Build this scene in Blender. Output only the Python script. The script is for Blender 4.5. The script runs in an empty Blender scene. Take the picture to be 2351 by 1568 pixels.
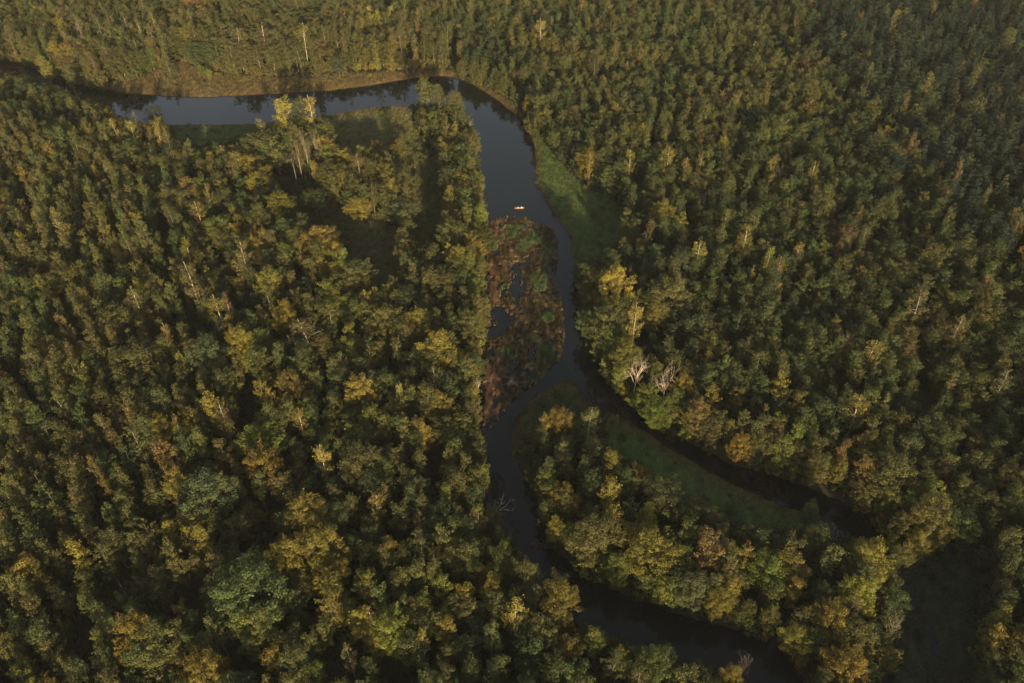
import bpy, bmesh, math, random
import numpy as np
from math import radians, sin, cos, tan, pi
from mathutils import Vector, Matrix

scene = bpy.context.scene
COL = scene.collection
random.seed(7)
R = np.random.default_rng(7)

# ------------------------------------------------------------------ camera, sky, sun, exposure
CAMZ = 200.0
PITCH = radians(41.5)
cam_data = bpy.data.cameras.new("camera")
cam_data.sensor_fit = 'HORIZONTAL'
cam_data.sensor_width = 36.0
cam_data.lens = 28.0
cam_data.clip_start = 1.0
cam_data.clip_end = 12000.0
cam = bpy.data.objects.new("camera", cam_data)
cam.location = (0, 0, CAMZ)
cam.rotation_euler = (pi / 2 - PITCH, 0, 0)
COL.objects.link(cam)
scene.camera = cam

SUN_EL = radians(12.5)
SUN_AZ = radians(14.0)            # behind the camera, turned a little to its right
sun_dir = Vector((sin(SUN_AZ) * cos(SUN_EL), -cos(SUN_AZ) * cos(SUN_EL), sin(SUN_EL)))
world = bpy.data.worlds.new("World")
scene.world = world
world.use_nodes = True
wn = world.node_tree.nodes
wn.clear()
sky = wn.new('ShaderNodeTexSky')
sky.sky_type = 'NISHITA'
sky.sun_disc = False
sky.sun_elevation = SUN_EL
sky.sun_rotation = pi - SUN_AZ
sky.air_density = 1.0
sky.dust_density = 1.5
bg = wn.new('ShaderNodeBackground')
bg.inputs['Strength'].default_value = 0.08
wo = wn.new('ShaderNodeOutputWorld')
hs = wn.new('ShaderNodeHueSaturation')
hs.inputs['Saturation'].default_value = 0.5
world.node_tree.links.new(sky.outputs[0], hs.inputs['Color'])
world.node_tree.links.new(hs.outputs[0], bg.inputs[0])
world.node_tree.links.new(bg.outputs[0], wo.inputs[0])

sl = bpy.data.lights.new("sun", 'SUN')
sl.energy = 5.0
sl.angle = radians(0.9)
sl.color = (1.0, 0.755, 0.40)
so = bpy.data.objects.new("sun", sl)
so.rotation_euler = sun_dir.to_track_quat('Z', 'Y').to_euler()
so.location = (80, -200, 300)
COL.objects.link(so)

scene.view_settings.view_transform = 'Standard'
scene.view_settings.look = 'None'
scene.view_settings.exposure = 1.36
scene.view_settings.gamma = 1.0
scene.render.engine = 'CYCLES'
cy = scene.cycles
cy.max_bounces = 5
cy.diffuse_bounces = 2
cy.glossy_bounces = 2
cy.transmission_bounces = 2
cy.transparent_max_bounces = 4
cy.volume_bounces = 0
cy.caustics_reflective = False
cy.caustics_refractive = False
cy.use_denoising = True
cy.denoiser = 'OPENIMAGEDENOISE'
cy.denoising_input_passes = 'RGB_ALBEDO_NORMAL'
cy.denoising_prefilter = 'ACCURATE'
scene.render.use_persistent_data = False

# ------------------------------------------------------------------ picture <-> ground
PW, PH = 2351.0, 1568.0
FV = PW * 28.0 / 36.0
SP, CP = sin(PITCH), cos(PITCH)


def ground(u, w, z=0.0):
    """Where the sight line through picture point (u, w) meets height z."""
    u = np.asarray(u, float); w = np.asarray(w, float)
    xc = (u - PW / 2) / FV
    yc = -(w - PH / 2) / FV
    dy = CP + yc * SP
    dz = -SP + yc * CP
    t = (z - CAMZ) / dz
    return xc * t, dy * t


def project(x, y, z):
    x = np.asarray(x, float); y = np.asarray(y, float); z = np.asarray(z, float) - CAMZ
    d = y * CP - z * SP
    d = np.where(d < 1, 1, d)
    return PW / 2 + FV * x / d, PH / 2 - FV * (y * SP + z * CP) / d, d


def chaikin(p, n=2):
    p = np.asarray(p, float)
    for _ in range(n):
        q = np.roll(p, -1, 0)
        p = np.stack([.75 * p + .25 * q, .25 * p + .75 * q], 1).reshape(-1, 2)
    return p


def pip(poly, U, V):
    U = np.asarray(U, float); V = np.asarray(V, float)
    ins = np.zeros(U.shape, bool)
    a = poly; b = np.roll(poly, -1, 0)
    for (x0, y0), (x1, y1) in zip(a, b):
        if y0 == y1:
            continue
        c = ((y0 > V) != (y1 > V))
        ins ^= c & (U < (x1 - x0) * (V - y0) / (y1 - y0) + x0)
    return ins


def edge_dist(poly, X, Y):
    best = np.full(X.shape, 1e12)
    a = poly; b = np.roll(poly, -1, 0)
    for (x0, y0), (x1, y1) in zip(a, b):
        ex, ey = x1 - x0, y1 - y0
        L = ex * ex + ey * ey + 1e-9
        t = np.clip(((X - x0) * ex + (Y - y0) * ey) / L, 0, 1)
        d = (X - x0 - t * ex) ** 2 + (Y - y0 - t * ey) ** 2
        np.minimum(best, d, out=best)
    return np.sqrt(best)


_LAT = np.random.default_rng(99).random((8, 256, 256))


def vnoise(x, y, s=0):
    """smooth value noise in 0..1"""
    x = np.asarray(x, float) + 1000.0; y = np.asarray(y, float) + 1000.0
    xi = np.floor(x).astype(int); yi = np.floor(y).astype(int)
    fx = x - xi; fy = y - yi
    fx = fx * fx * (3 - 2 * fx); fy = fy * fy * (3 - 2 * fy)
    L = _LAT[s % 8]
    a = L[xi & 255, yi & 255]; b = L[(xi + 1) & 255, yi & 255]
    c = L[xi & 255, (yi + 1) & 255]; d = L[(xi + 1) & 255, (yi + 1) & 255]
    return (a * (1 - fx) + b * fx) * (1 - fy) + (c * (1 - fx) + d * fx) * fy


def fbm(x, y, s=0, o=3):
    t = 0; k = .5; n = 0
    for i in range(o):
        t = t + k * vnoise(np.asarray(x) * 2 ** i, np.asarray(y) * 2 ** i, s + i); n += k; k *= .5
    return t / n


# ------------------------------------------------------------------ outlines (picture points of the shoreline and of open meadow)
WATER = [(-500, 70), (-200, 105), (0, 138), (60, 150), (110, 172), (170, 192), (230, 207), (300, 214), (390, 222), (480, 223), (560, 219),
         (640, 216), (700, 212), (760, 208), (840, 198), (900, 188), (960, 178), (1015, 174), (1050, 180), (1085, 195), (1120, 215), (1155, 240),
         (1190, 268), (1213, 297), (1228, 335), (1230, 380), (1228, 412), (1238, 440), (1256, 470), (1283, 510), (1300, 530), (1312, 555),
         (1318, 590), (1322, 640), (1332, 690), (1340, 740), (1345, 790), (1368, 835), (1402, 885), (1440, 930), (1490, 968), (1540, 995), (1590, 1024),
         (1650, 1054), (1720, 1080), (1790, 1098), (1840, 1112), (1880, 1130), (1930, 1152), (1990, 1182), (2030, 1232), (2076, 1312), (2120, 1402),
         (2157, 1485), (2190, 1568), (2268, 1760), (1700, 1760), (1665, 1600), (1600, 1525), (1520, 1497), (1440, 1490), (1385, 1455), (1330, 1440), (1318, 1390),
         (1255, 1345), (1205, 1305), (1185, 1262), (1155, 1225), (1128, 1180), (1112, 1140), (1100, 1085), (1100, 1000), (1102, 930), (1102, 870),
         (1103, 835), (1111, 800), (1104, 750), (1110, 705), (1106, 655), (1114, 610), (1112, 560), (1104, 535), (1106, 500), (1098, 470), (1103, 430), (1093, 395), (1097, 350), (1090, 325), (1080, 280), (1050, 245), (1010, 243),
         (955, 243), (900, 243), (830, 251), (760, 264), (700, 277), (640, 282), (560, 285), (480, 287), (400, 286), (330, 288), (280, 276), (240, 250),
         (200, 228), (150, 208), (100, 190), (50, 176), (0, 168), (-200, 150), (-500, 120)]
ISLAND = [(1298, 872), (1270, 884), (1235, 903), (1205, 930), (1180, 968), (1169, 1010), (1174, 1045), (1190, 1075), (1214, 1112), (1232, 1165), (1248, 1215), (1262, 1250),
          (1310, 1298), (1350, 1328), (1400, 1354), (1480, 1384), (1560, 1410), (1640, 1436), (1720, 1452), (1780, 1474), (1815, 1510), (1850, 1568), (1960, 1760),
          (2260, 1760), (2183, 1568), (2150, 1487), (2113, 1404), (2066, 1318), (2010, 1258), (1950, 1235), (1900, 1235), (1880, 1200), (1850, 1176), (1800, 1165),
          (1760, 1142), (1700, 1120), (1640, 1090), (1580, 1055), (1530, 1022), (1480, 988), (1430, 962), (1385, 950), (1352, 915), (1325, 882)]
MEADOWS = {
    'far_bank': [(215, 196), (270, 190), (330, 178), (385, 150), (420, 140), (470, 165), (560, 178), (640, 180), (700, 176), (760, 172), (830, 168), (900, 166),
                 (960, 166), (1015, 163), (1060, 170), (1015, 185), (900, 200), (700, 222), (480, 230), (300, 222)],
    'notch': [(1034, 120), (1052, 112), (1060, 140), (1064, 165), (1034, 168), (1030, 140)],
    'near_green': [(372, 280), (480, 284), (640, 279), (618, 300), (560, 312), (500, 330), (440, 330), (395, 318)],
    'near_tip': [(752, 264), (830, 248), (945, 241), (952, 300), (982, 335), (960, 352), (880, 338), (800, 346), (752, 320)],
    'clearing_a': [(880, 334), (960, 322), (1008, 350), (1020, 420), (1012, 500), (985, 568), (940, 548), (948, 470), (936, 400)],
    'clearing_b': [(690, 440), (760, 455), (800, 500), (880, 520), (935, 525), (920, 600), (900, 648), (860, 655), (800, 612), (770, 560), (720, 520), (680, 470)],
    'clearing_c': [(622, 395), (700, 393), (740, 420), (702, 452), (640, 442)],
    'right_bank': [(1216, 290), (1240, 318), (1268, 345), (1300, 395), (1345, 430), (1400, 455), (1440, 490), (1430, 535), (1405, 575), (1360, 590), (1318, 600),
                   (1300, 520), (1250, 450), (1230, 400)],
    'right_strip': [(1080, 188), (1120, 205), (1160, 226), (1200, 262), (1225, 300), (1190, 280), (1120, 222)],
    'island_tip': [(1298, 872), (1335, 905), (1375, 955), (1345, 960), (1300, 945), (1255, 955), (1225, 985), (1195, 1040), (1172, 1030), (1180, 968), (1235, 903)],
    'island_green': [(1375, 985), (1430, 958), (1500, 1000), (1590, 1058), (1700, 1118), (1800, 1164), (1860, 1180), (1870, 1200), (1840, 1215), (1790, 1220), (1740, 1205), (1660, 1195),
                     (1580, 1150), (1500, 1090), (1420, 1045)],
    'shaded_field': [(2080, 1275), (2150, 1262), (2230, 1290), (2262, 1380), (2250, 1480), (2230, 1580), (2225, 1700), (2060, 1700), (2040, 1560), (2052, 1460), (2062, 1370)],
}
REEDS = [(1118, 512), (1150, 502), (1200, 498), (1222, 510), (1240, 518), (1268, 522), (1282, 560), (1278, 620), (1272, 640), (1286, 690), (1293, 740), (1296, 800),
         (1283, 828), (1240, 868), (1200, 903), (1150, 948), (1130, 985), (1108, 975), (1110, 900), (1112, 800), (1115, 780), (1112, 700), (1118, 600)]
REED_HOLES = [[(1124, 702), (1152, 694), (1176, 716), (1170, 752), (1150, 776), (1126, 768), (1134, 735)],
              [(1150, 655), (1186, 650), (1190, 668), (1170, 675), (1150, 672)],
              [(1178, 600), (1196, 612), (1200, 690), (1185, 715), (1172, 680), (1180, 640)],
              [(1214, 795), (1226, 798), (1224, 828), (1213, 822)],
              [(1240, 668), (1262, 672), (1262, 682), (1245, 682)],
              [(1256, 532), (1262, 546), (1258, 552), (1250, 545)]]
GREENS = [(1172, 532, 22), (1232, 545, 26), (1202, 566, 20), (1258, 575, 20), (1238, 640, 24), (1240, 660, 18), (1160, 665, 16), (1165, 810, 24), (1255, 808, 24), (1222, 780, 14),
          (1195, 530, 16), (1150, 548, 8), (1258, 730, 16), (1225, 865, 18), (1245, 590, 14)]
MUDS = {'side_channel_reeds': [(1340, 870), (1368, 880), (1400, 915), (1440, 945), (1480, 975), (1500, 995), (1470, 992), (1420, 965), (1370, 945), (1345, 905)],
        'side_channel_reeds2': [(1470, 962), (1510, 985), (1560, 1015), (1530, 1012), (1490, 992)],
        'side_channel_reeds3': [(1660, 1062), (1740, 1085), (1790, 1115), (1830, 1135), (1800, 1150), (1740, 1122), (1680, 1090)],
        'left_bank_reeds': [(1102, 980), (1118, 985), (1125, 1040), (1118, 1090), (1102, 1060)],
        'lower_reeds': [(1118, 1085), (1150, 1080), (1165, 1120), (1150, 1150), (1125, 1140)],
        'lower_reeds2': [(1170, 1190), (1200, 1195), (1195, 1225), (1175, 1215)],
        'sand': [(1213, 1245), (1258, 1246), (1266, 1258), (1218, 1258)],
        'shore_reeds': [(1380, 1325), (1420, 1345), (1415, 1358), (1390, 1350)],
        'shore_reeds2': [(1795, 1465), (1825, 1500), (1860, 1568), (1840, 1568), (1805, 1510)]}

WATER = chaikin(WATER); ISLAND = chaikin(ISLAND); REEDS = chaikin(REEDS, 1)
MEADOWS = {k: chaikin(v, 1) for k, v in MEADOWS.items()}
WATER_G = np.stack(ground(WATER[:, 0], WATER[:, 1]), 1)
ISLAND_G = np.stack(ground(ISLAND[:, 0], ISLAND[:, 1]), 1)


def in_water_uv(u, w):
    return pip(WATER, u, w) & ~pip(ISLAND, u, w)


def in_meadow_uv(u, w):
    m = np.zeros(np.shape(u), bool)
    for p in MEADOWS.values():
        m |= pip(p, u, w)
    return m


def land_dist(X, Y):
    """metres from the shore, positive on land"""
    d = np.minimum(edge_dist(WATER_G, X, Y), edge_dist(ISLAND_G, X, Y))
    ins = pip(WATER_G, X, Y) & ~pip(ISLAND_G, X, Y)
    return np.where(ins, -d, d)


def ground_z(d, X, Y):
    d = d + (fbm(X / 6, Y / 6, 3) - .5) * 2.2 + (vnoise(X / 1.9, Y / 1.9, 5) - .5) * 1.0
    s = np.clip(d / 4.0, 0, 1)
    t = np.clip(-d / 3.0, 0, 1)
    return np.where(d > 0, 0.02 + 0.75 * s * s * (3 - 2 * s) + (fbm(X / 9, Y / 9, 1) - .5) * .5 * s, -1.0 * t - .01)


# ------------------------------------------------------------------ materials
def new_mat(name):
    m = bpy.data.materials.new(name)
    m.use_nodes = True
    nt = m.node_tree
    nt.nodes.clear()
    out = nt.nodes.new('ShaderNodeOutputMaterial')
    return m, nt, out


def N(nt, t, **kw):
    n = nt.nodes.new(t)
    for k, v in kw.items():
        setattr(n, k, v)
    return n


def leaf_material(name, instancer=True, trans=.28):
    m, nt, out = new_mat(name)
    L = nt.links.new
    tint = N(nt, 'ShaderNodeAttribute', attribute_name='tint', attribute_type='INSTANCER' if instancer else 'GEOMETRY')
    var = N(nt, 'ShaderNodeAttribute', attribute_name='leafvar', attribute_type='GEOMETRY')
    # every leaf its own brightness and a slight shift of hue
    hsv = N(nt, 'ShaderNodeHueSaturation')
    sep = N(nt, 'ShaderNodeSeparateXYZ')
    L(var.outputs['Vector'], sep.inputs[0])
    a = N(nt, 'ShaderNodeMapRange'); a.inputs['To Min'].default_value = .488; a.inputs['To Max'].default_value = .516
    b = N(nt, 'ShaderNodeMapRange'); b.inputs['To Min'].default_value = .60; b.inputs['To Max'].default_value = 1.45
    L(sep.outputs['Y'], a.inputs['Value']); L(sep.outputs['X'], b.inputs['Value'])
    L(a.outputs[0], hsv.inputs['Hue']); L(b.outputs[0], hsv.inputs['Value'])
    L(tint.outputs['Color'], hsv.inputs['Color'])
    d = N(nt, 'ShaderNodeBsdfPrincipled')
    d.inputs['Roughness'].default_value = .75
    d.inputs['Specular IOR Level'].default_value = .2
    L(hsv.outputs[0], d.inputs['Base Color'])
    t = N(nt, 'ShaderNodeBsdfTranslucent')
    L(hsv.outputs[0], t.inputs['Color'])
    mix = N(nt, 'ShaderNodeMixShader'); mix.inputs[0].default_value = trans
    L(d.outputs[0], mix.inputs[1]); L(t.outputs[0], mix.inputs[2]); L(mix.outputs[0], out.inputs[0])
    return m


def bark_material(name, c1, c2, scale, stretch):
    m, nt, out = new_mat(name)
    L = nt.links.new
    tc = N(nt, 'ShaderNodeTexCoord')
    mp = N(nt, 'ShaderNodeMapping'); mp.inputs['Scale'].default_value = (scale, scale, scale * stretch)
    no = N(nt, 'ShaderNodeTexNoise'); no.inputs['Scale'].default_value = 1.0; no.inputs['Detail'].default_value = 3
    cr = N(nt, 'ShaderNodeValToRGB')
    cr.color_ramp.elements[0].position = .40; cr.color_ramp.elements[1].position = .58
    cr.color_ramp.elements[0].color = (*c1, 1); cr.color_ramp.elements[1].color = (*c2, 1)
    d = N(nt, 'ShaderNodeBsdfPrincipled'); d.inputs['Roughness'].default_value = .85
    L(tc.outputs['Object'], mp.inputs[0]); L(mp.outputs[0], no.inputs['Vector']); L(no.outputs[0], cr.inputs[0])
    L(cr.outputs[0], d.inputs['Base Color']); L(d.outputs[0], out.inputs[0])
    return m


M_LEAF = leaf_material("leaves")
M_NEEDLE = leaf_material("needles", trans=.12)
M_BLADE = leaf_material("grass_blades", instancer=False, trans=.25)
M_BIRCH = bark_material("birch_bark", (.12, .10, .08), (.46, .40, .33), 1.2, 2.5)
M_GREYBIRCH = bark_material("grey_birch_bark", (.07, .06, .048), (.22, .19, .155), 1.2, 2.0)
M_BARK = bark_material("brown_bark", (.06, .05, .04), (.15, .12, .09), 2.0, .4)
M_PINEBARK = bark_material("pine_bark", (.06, .04, .03), (.12, .075, .05), 2.0, .4)
M_DEAD = bark_material("dead_wood", (.32, .26, .20), (.54, .46, .37), 2.0, .3)
M_SNAG = bark_material("weathered_birch", (.17, .135, .11), (.31, .25, .205), 2.0, .3)


def plain(name, col, rough=.6, noise=.25, scale=8.0):
    m, nt, out = new_mat(name)
    L = nt.links.new
    tc = N(nt, 'ShaderNodeTexCoord')
    no = N(nt, 'ShaderNodeTexNoise'); no.inputs['Scale'].default_value = scale
    mr = N(nt, 'ShaderNodeMapRange'); mr.inputs['To Min'].default_value = 1 - noise; mr.inputs['To Max'].default_value = 1 + noise
    mx = N(nt, 'ShaderNodeVectorMath', operation='SCALE'); mx.inputs[0].default_value = col
    d = N(nt, 'ShaderNodeBsdfPrincipled'); d.inputs['Roughness'].default_value = rough
    L(tc.outputs['Object'], no.inputs['Vector']); L(no.outputs[0], mr.inputs['Value']); L(mr.outputs[0], mx.inputs['Scale'])
    L(mx.outputs[0], d.inputs['Base Color']); L(d.outputs[0], out.inputs[0])
    return m


# ------------------------------------------------------------------ mesh helpers
def mesh_from(name, verts, faces, mats=(), attrs=None, midx=None, smooth=False):
    """faces: one array (n, k) or a list of arrays of various k"""
    me = bpy.data.meshes.new(name)
    fl = [np.asarray(f, np.int32) for f in (faces if isinstance(faces, list) else [faces]) if len(f)]
    verts = np.asarray(verts, np.float32)
    nl = sum(f.size for f in fl); nf = sum(len(f) for f in fl)
    me.vertices.add(len(verts)); me.vertices.foreach_set('co', verts.ravel())
    me.loops.add(nl); me.loops.foreach_set('vertex_index', np.concatenate([f.ravel() for f in fl]))
    me.polygons.add(nf)
    tot = np.concatenate([np.full(len(f), f.shape[1], np.int32) for f in fl])
    me.polygons.foreach_set('loop_start', np.concatenate([[0], np.cumsum(tot)[:-1]]).astype(np.int32))
    for m in mats:
        me.materials.append(m)
    if midx is not None:
        me.polygons.foreach_set('material_index', np.asarray(midx, np.int32))
    if smooth:
        me.polygons.foreach_set('use_smooth', np.ones(nf, bool))
    for k, (dom, typ, data) in (attrs or {}).items():
        at = me.attributes.new(k, typ, dom)
        at.data.foreach_set('vector' if typ == 'FLOAT_VECTOR' else 'value', np.asarray(data, np.float32).ravel())
    me.update(calc_edges=True)
    return me


def obj(name, me, parent=None, **props):
    o = bpy.data.objects.new(name, me)
    COL.objects.link(o)
    if parent is not None:
        o.parent = parent
    for k, v in props.items():
        o[k] = v
    return o


class Tubes:
    """tapered tubes gathered into one mesh"""
    def __init__(self):
        self.v = []; self.f = []; self.n = 0

    def add(self, pts, rads, k=5):
        pts = np.asarray(pts, float); m = len(pts)
        tan_ = np.gradient(pts, axis=0)
        tan_ /= np.linalg.norm(tan_, axis=1, keepdims=True) + 1e-9
        ref = np.array([0, 0, 1.0]) if abs(tan_[0][2]) < .9 else np.array([1.0, 0, 0])
        a = np.cross(tan_, ref); a /= np.linalg.norm(a, axis=1, keepdims=True) + 1e-9
        b = np.cross(tan_, a)
        th = np.arange(k) * 2 * pi / k
        ring = a[:, None, :] * np.cos(th)[None, :, None] + b[:, None, :] * np.sin(th)[None, :, None]
        vv = pts[:, None, :] + ring * np.asarray(rads, float)[:, None, None]
        base = self.n
        self.v.append(vv.reshape(-1, 3))
        i = np.arange(m - 1)[:, None] * k + np.arange(k)[None, :]
        j = np.arange(m - 1)[:, None] * k + (np.arange(k)[None, :] + 1) % k
        self.f.append((base + np.stack([i, j, j + k, i + k], -1)).reshape(-1, 4))
        self.n += m * k

    def arrays(self):
        return np.concatenate(self.v), np.concatenate(self.f)


def leaves_arrays(c, n, L, Wd, rng):
    """one rhombic leaf (or leaf spray) per centre c facing n"""
    k = len(c)
    n = n / (np.linalg.norm(n, axis=1, keepdims=True) + 1e-9)
    r = rng.normal(size=(k, 3))
    t = r - n * (r * n).sum(1, keepdims=True)
    t /= np.linalg.norm(t, axis=1, keepdims=True) + 1e-9
    b = np.cross(n, t)
    L = np.asarray(L).reshape(-1, 1); Wd = np.asarray(Wd).reshape(-1, 1)
    v = np.stack([c + t * L * .5, c + b * Wd * .5, c - t * L * .5, c - b * Wd * .5], 1).reshape(-1, 3)
    f = np.arange(k * 4).reshape(k, 4)
    return v, f


# ------------------------------------------------------------------ tree kinds
def prof_alder(t): return np.power(np.clip(t, 0, 1), .45) * np.power(np.clip(1 - t, 0, 1), .42) * 1.75
def prof_birch(t): return np.power(np.clip(t, 0, 1), .5) * np.power(np.clip(1 - t, 0, 1), .75) * 2.1
def prof_oak(t): return np.sqrt(np.clip(1 - (2 * np.clip(t, 0, 1) ** .85 - 1) ** 2, 0, 1))
def prof_pine(t): return np.clip(1.12 - t, 0, 1) ** .7 * np.clip(t * 5 + .25, 0, 1)
def prof_spruce(t): return np.clip(1.03 - t, 0, 1) * np.clip(t * 8 + .3, 0, 1)


KIND = {
    # height, crown radius, crown base, profile, clumps, clump radius, leaves per clump, (radial, tangential, vertical) shape, leaf L, W, bark, inner share
    'alder': dict(h=15.5, r=2.35, cb=.22, pf=prof_alder, n=54, rc=.88, lv=66, an=(1, 1, .8), L=.34, W=.21, bark=M_BARK, rt=.16, leaf=M_LEAF),
    'aspen': dict(h=21.0, r=2.25, cb=.30, pf=prof_birch, n=58, rc=.80, lv=44, an=(1, 1, .9), L=.38, W=.24, bark=M_GREYBIRCH, rt=.13, leaf=M_LEAF),
    'birch': dict(h=23.0, r=2.5, cb=.36, pf=prof_birch, n=58, rc=.72, lv=36, an=(.9, .9, 1.25), L=.36, W=.20, bark=M_GREYBIRCH, rt=.14, leaf=M_LEAF),
    'oak': dict(h=19.0, r=5.4, cb=.20, pf=prof_oak, n=170, rc=1.12, lv=84, an=(1.1, 1, .8), L=.38, W=.23, bark=M_BARK, rt=.36, leaf=M_LEAF),
    'pine': dict(h=21.0, r=2.1, cb=.36, pf=prof_pine, n=64, rc=.78, lv=46, an=(1.2, .95, .7), L=.46, W=.17, bark=M_PINEBARK, rt=.17, leaf=M_NEEDLE),
    'spruce': dict(h=20.0, r=2.6, cb=.10, pf=prof_spruce, n=86, rc=.62, lv=36, an=(1.6, .8, .38), L=.48, W=.14, bark=M_BARK, rt=.2, leaf=M_NEEDLE),
    'shrub': dict(h=4.2, r=2.0, cb=.02, pf=prof_oak, n=26, rc=.62, lv=44, an=(1, 1, .8), L=.36, W=.2, bark=M_BARK, rt=.07, leaf=M_LEAF),
}


def grow(kind, seed):
    """crown and trunk arrays of one tree of a kind, standing at the origin"""
    p = KIND[kind]; rng = np.random.default_rng(seed)
    h = p['h']; cb = p['cb'] * h; r = p['r']; n = p['n']
    nc = int(n * rng.uniform(.85, 1.15))
    # lean and bend of the stem
    bend = rng.normal(size=2) * (.010 if kind in ('spruce', 'pine') else .022) * h
    stem = lambda z: np.stack([bend[0] * (z / h) ** 2, bend[1] * (z / h) ** 2, z], -1)
    # clump heights, denser where the crown is wide
    tt = (np.arange(200) + .5) / 200
    wgt = p['pf'](tt) ** 1.25 + .06
    t = np.interp(np.sort(rng.random(nc)), np.cumsum(wgt) / wgt.sum(), tt)
    if kind == 'spruce':
        t = np.round(t * 11) / 11 + rng.normal(size=nc) * .01
    if kind == 'pine':
        t = np.round(t * 7) / 7 + rng.normal(size=nc) * .025
    t = np.clip(t, .01, .985)
    # lobes: the outline swells and shrinks with direction, so that no crown is a smooth solid
    k1, k2 = rng.integers(2, 4), rng.integers(4, 7)
    ph = rng.random(4) * 2 * pi
    th = np.arange(nc) * 2.399963 + rng.normal(size=nc) * .45
    lob = 1 + .26 * np.sin(k1 * th + ph[0] + t * 3) + .17 * np.sin(k2 * th + ph[1] - t * 5)
    rho = np.where(rng.random(nc) < .22, rng.uniform(.15, .55, nc), rng.uniform(.66, 1.0, nc))
    rad = p['pf'](t) * r * lob * rho
    z = cb + t * (h - cb) + rng.normal(size=nc) * (.02 if kind in ('spruce', 'pine') else .22)
    ax = stem(z)
    out = np.stack([np.cos(th), np.sin(th), np.zeros(nc)], 1)
    c = ax + out * rad[:, None]
    rc = p['rc'] * rng.uniform(.55, 1.4, nc)
    if kind in ('spruce', 'pine'):
        rc *= (1.15 - .55 * t)
        c[:, 2] -= rad * (.22 if kind == 'spruce' else -.12)
    lv = np.maximum(6, (p['lv'] * (rc / p['rc']) ** 2).astype(int))
    ci = np.repeat(np.arange(nc), lv); k = len(ci)
    d = rng.normal(size=(k, 3)); d /= np.linalg.norm(d, axis=1, keepdims=True)
    d[:, 2] = d[:, 2] * .85 + .18
    rr = rc[ci] * (.45 + .6 * rng.random(k) ** .6)
    ar, at, av = p['an']
    o = out[ci]; tg = np.stack([-o[:, 1], o[:, 0], np.zeros(k)], 1)
    dl = (d * o).sum(1); dtg = (d * tg).sum(1)
    pos = c[ci] + (o * (dl * ar)[:, None] + tg * (dtg * at)[:, None]) * rr[:, None]
    pos[:, 2] += d[:, 2] * av * rr
    if kind in ('alder', 'oak', 'aspen', 'birch', 'white_birch', 'shrub'):      # each clump an upward reaching plume
        up = o * rng.uniform(.3, .9, nc)[ci][:, None] + np.array([0, 0, .85]) + (rng.normal(size=(nc, 3)) * .3)[ci]
        up /= np.linalg.norm(up, axis=1, keepdims=True)
        off = pos - c[ci]
        al = (off * up).sum(1, keepdims=True)
        taper = 1.12 - .42 * np.clip(al / (rc[ci][:, None] + 1e-6), -1, 1)
        pos = c[ci] + up * al * 1.55 + (off - up * al) * .78 * taper
    if kind in ('birch', 'white_birch'):                       # hanging sprays
        pos[:, 2] -= rng.random(k) ** 2 * .7
    nor = d * .75 + rng.normal(size=(k, 3)) * .55 + o * .15 + np.array([0, 0, .25])
    s = rng.uniform(.7, 1.35, k)
    lvv, lf = leaves_arrays(pos, nor, p['L'] * s, p['W'] * s * rng.uniform(.8, 1.2, k), rng)
    cv = rng.random(nc)
    var = np.stack([np.clip(.55 * cv[ci] + .45 * rng.random(k), 0, 1), np.clip(.5 * rng.random(nc)[ci] + .5 * rng.random(k), 0, 1), rng.random(k)], 1)
    # stem and limbs
    T = Tubes()
    top = h * {'oak': .7, 'birch': .88, 'aspen': .85, 'alder': .85, 'pine': .84, 'spruce': .9}.get(kind, .97)
    zz = np.linspace(0, top, 9)
    sp = stem(zz) + np.concatenate([rng.normal(size=(9, 2)) * .05, np.zeros((9, 1))], 1) * (zz[:, None] / h)
    sr = p['rt'] * (1 - zz / (top * 1.04)) ** .8 + .02
    sr[0] *= 1.35
    T.add(sp, sr, 6)
    pick = rng.permutation(nc)[:{'oak': 46, 'birch': 18, 'white_birch': 30, 'shrub': 14}.get(kind, 22)]
    for i in pick:
        z0 = max(.03 * h, z[i] - rad[i] * rng.uniform(.5, 1.0) - .25)
        a0 = stem(np.array([z0]))[0]
        e = c[i] + (0, 0, -rc[i] * .1)
        mid = a0 * .5 + e * .5 + np.array([0, 0, .10 * rad[i]]) + rng.normal(size=3) * .08 * rad[i]
        r0 = max(.03, .42 * np.interp(z0, zz, sr))
        T.add([a0, mid, e], [r0, r0 * .65, .018], 4)
    tv, tf = T.arrays()
    return (lvv, lf, np.repeat(var, 4, 0)), (tv, tf)


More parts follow.
